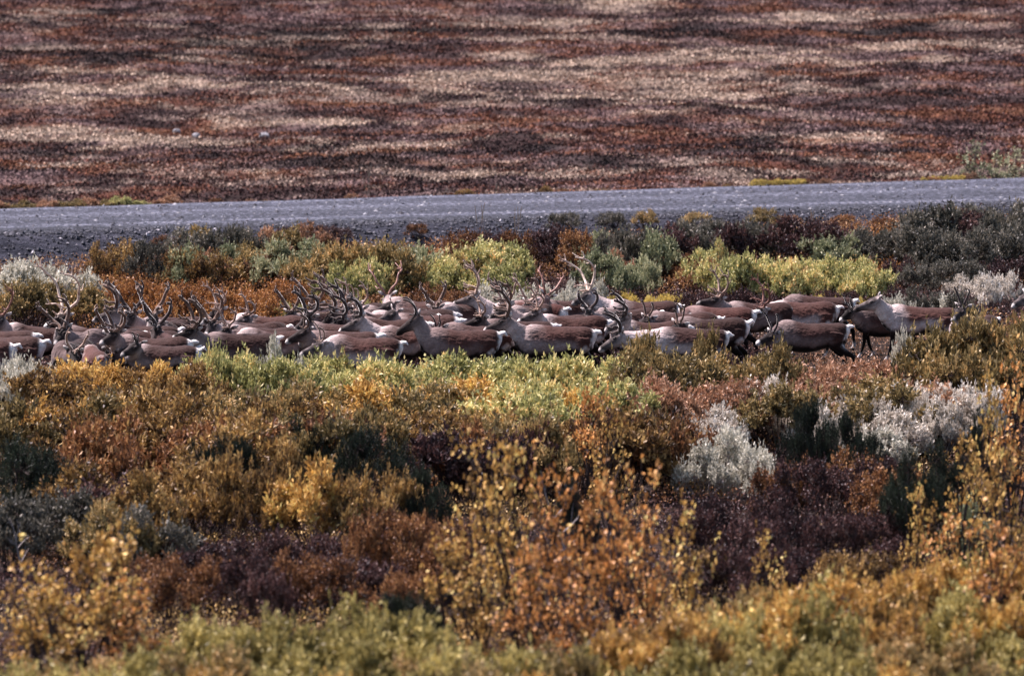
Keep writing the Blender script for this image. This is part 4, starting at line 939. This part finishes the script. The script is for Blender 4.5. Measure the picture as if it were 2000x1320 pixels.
# beyond the road
def beyond(px, off, typ, h, wid, label, group=None, form='willow'):
    x0 = (px - 1000) / FPX * 132
    y = road_far(x0) + off; x = (px - 1000) / FPX * y
    y = road_far(x) + off; x = (px - 1000) / FPX * y
    root = bpy.data.objects.new(NAMES[form][0], None); COL.objects.link(root)
    root.location = (x, y, zg1(x, y) - .03); root.rotation_euler = (0, 0, R.uniform(0, 6)); root.scale = (wid, wid, h); tag(root, label, NAMES[form][1], group)
    mf, mb = R.choice(SH[form]); f = add('foliage', mf, root); f.material_slots[0].link = 'OBJECT'; f.material_slots[0].material = LM[typ]; add('branches', mb, root)
for i in range(12): beyond(-10 + i * 31 + R.uniform(-8, 8), .7, R.choice(('wol', 'wol', 'wru', 'wyg')), R.uniform(.2, .42), .4, 'low yellow green willow along the far road edge', 'low willows along the far road edge')
for i in range(7): beyond(1475 + i * 15, .6, 'yel', .28, .22, 'orange yellow plant at the far road edge', 'orange yellow plants at the far road edge', 'dwarf')
for i in range(6): beyond(1810 + i * 14, .6, 'yel', .22, .2, 'small amber plant at the far edge of the road below the green willow', 'small amber plants at the road')
for px, hh, wd, lb in ((1905, 1.3, 1.3, 'sparse green willow standing alone beyond the road'), (1945, 1.0, 1.2, 'sparse willow beside the lone one beyond the road'), (1985, 1.1, 1.2, 'sparse willow at the frame edge beyond the road')):
    beyond(px, 1.2, 'wgg', hh, wd, lb, None, 'birch')

# dry grass stalks along the road
t = NT('straw'); M_STRAW = t.bsdf((.42, .30, .20), .8)
def stalks(px, yoff, h, n, label, base='far'):
    x = (px - 1000) / FPX * 130; fn = road_far if base == 'far' else road_near
    y = fn(x) + yoff; x = (px - 1000) / FPX * y; y = fn(x) + yoff
    z = zg1(x, y); tw = Twigs()
    for i in range(n):
        l = R.uniform(-.12, .12) * h; hh = h * R.uniform(.6, 1); b = np.array([R.uniform(-.08, .08), R.uniform(-.08, .08), 0])
        pts = [b + np.array([l * q * q, 0, hh * q]) for q in (0, .35, .7, .85, 1)]
        for a, c_, r in zip(pts, pts[1:], (.006, .005, .010, .008)): tw.seg(a, c_, r, r * .8)
    V, F = tw.arrays(); o = add('grass_stalks', mesh_np('grass_stalks', V, 4, F, [M_STRAW])); o.location = (x, y, z); tag(o, label, 'grass stalks', 'dry grass stalks by the road')
stalks(718, .5, .9, 3, 'tall dry grass stalks beyond the road above the forest of antlers')
stalks(1062, .5, .8, 2, 'two leaning dry stalks beyond the middle of the road')
stalks(975, .5, .4, 3, 'short dry stalks at the far road edge')
stalks(1468, .5, .6, 3, 'dry stalks at the end of the orange yellow plants')
stalks(1330, .5, .3, 4, 'low pale grass tuft on the far road edge')
stalks(940, -2.2, 1.2, 3, 'tall straw stalks crossing in front of the road', 'near')
stalks(1010, -2.2, 1.1, 4, 'straw stalks with seed heads in front of the road', 'near')
stalks(1590, -2.0, .8, 3, 'thin stalks above the dusky willows', 'near')
# plants creeping over the edges of the road
row(300, 1000, 446, 438, 12, ('wol', 'dbr', 'ddk'), .4, .45, 'low scrubby plant growing up to the road edge', 'scrubby plants at the near road edge', 7, form='dwarf')
row(1000, 1900, 430, 408, 12, ('wdk', 'dbr', 'wol'), .5, .5, 'low plant reaching over the road bank', 'low plants over the road bank', 7, form='dwarf')
for i in range(26): beyond(350 + i * 64 + R.uniform(-20, 20), R.uniform(.4, 1.4), R.choice(('dbr', 'wor', 'wru')), R.uniform(.14, .34), R.uniform(.2, .4), 'low rusty plant at the far road edge', 'low rusty plants at the far road edge', 'dwarf')
# dead grey branches
def dead_branch(px, v, h, lean, label, seed, r=.016):
    global RNG
    RNG = np.random.default_rng(seed)
    x, y, z = place(px, v, h); tw = Twigs()
    top = np.array([lean * h, -.05, h]); tw.curve((0, 0, 0), top * .62, r, r * .7, .08, 6)
    for q, d in ((.62, (-.10, 0, .38)), (.62, (.08, 0, .30)), (.45, (-.16, 0, .22)), (.5, (.2, 0, .2)), (.3, (.14, .0, .25))):
        b = top * q; tip = b + np.array(d) * h * .8; tw.curve(b, tip, r * .6, r * .25, .12, 4)
        tw.curve(b + (tip - b) * .6, tip + np.array([-.05 * h, 0, .06 * h]), r * .35, r * .15, .1, 3)
    V, F = tw.arrays(); o = add('dead_branch', mesh_np('dead_branch', V, 4, F, [M_STEMG])); o.location = (x, y, z); tag(o, label, 'dead branch', 'dead grey branches')
dead_branch(1105, 895, 2.1, -.12, 'forked pale grey branch rising among the orange birches', 3, .02)
dead_branch(45, 1000, 1.0, -.2, 'bent grey branch beside the broad juniper', 4)
dead_branch(690, 960, 1.0, .3, 'grey bare branch under the golden topped willows', 5, .012)
dead_branch(110, 870, 1.2, .2, 'thin grey twig over the dark juniper', 6, .01)
dead_branch(860, 1040, .9, .1, 'bare grey twigs in the dip before the golden birches', 7, .009)
dead_branch(1150, 1120, 1.3, -.1, 'dark leaning stems at the foot of the orange birches', 8, .02)
# pale boulders on the hillside
def boulder(px, v, r, label):
    x, y = hill_hit(px, v)
    a = math.tan(ang(v)); 
    for _ in range(200):
        if ZC - a * y <= zg1((px - 1000) / FPX * y, y): break
        y += .15
    x = (px - 1000) / FPX * y
    import bmesh
    b = bmesh.new(); bmesh.ops.create_icosphere(b, subdivisions=3, radius=r)
    for q in b.verts: q.co *= 1 + .35 * (float(vnoise(q.co.x / r + px, q.co.y / r + q.co.z / r, 1.6, 3)) - .5); q.co.z *= .7
    m = bpy.data.meshes.new('boulder'); b.to_mesh(m); b.free(); m.materials.append(M_ROCK)
    o = add('boulder', m); o.location = (x, y, zg1(x, y) + r * .3); tag(o, label, 'boulder', 'pale boulders on the hillside')
t = NT('rock'); n = t.noise(6, 4, .6, t.coord()); M_ROCK = t.bsdf(t.ramp(n, [(.3, (.10, .10, .11)), (.7, (.28, .27, .29))]), .9)
boulder(516, 270, .16, 'lone whitish boulder on the open hillside'); boulder(345, 262, .13, 'pale boulder at the end of a dark bank'); boulder(383, 270, .15, 'pale boulder above the dark bank of shrubs')
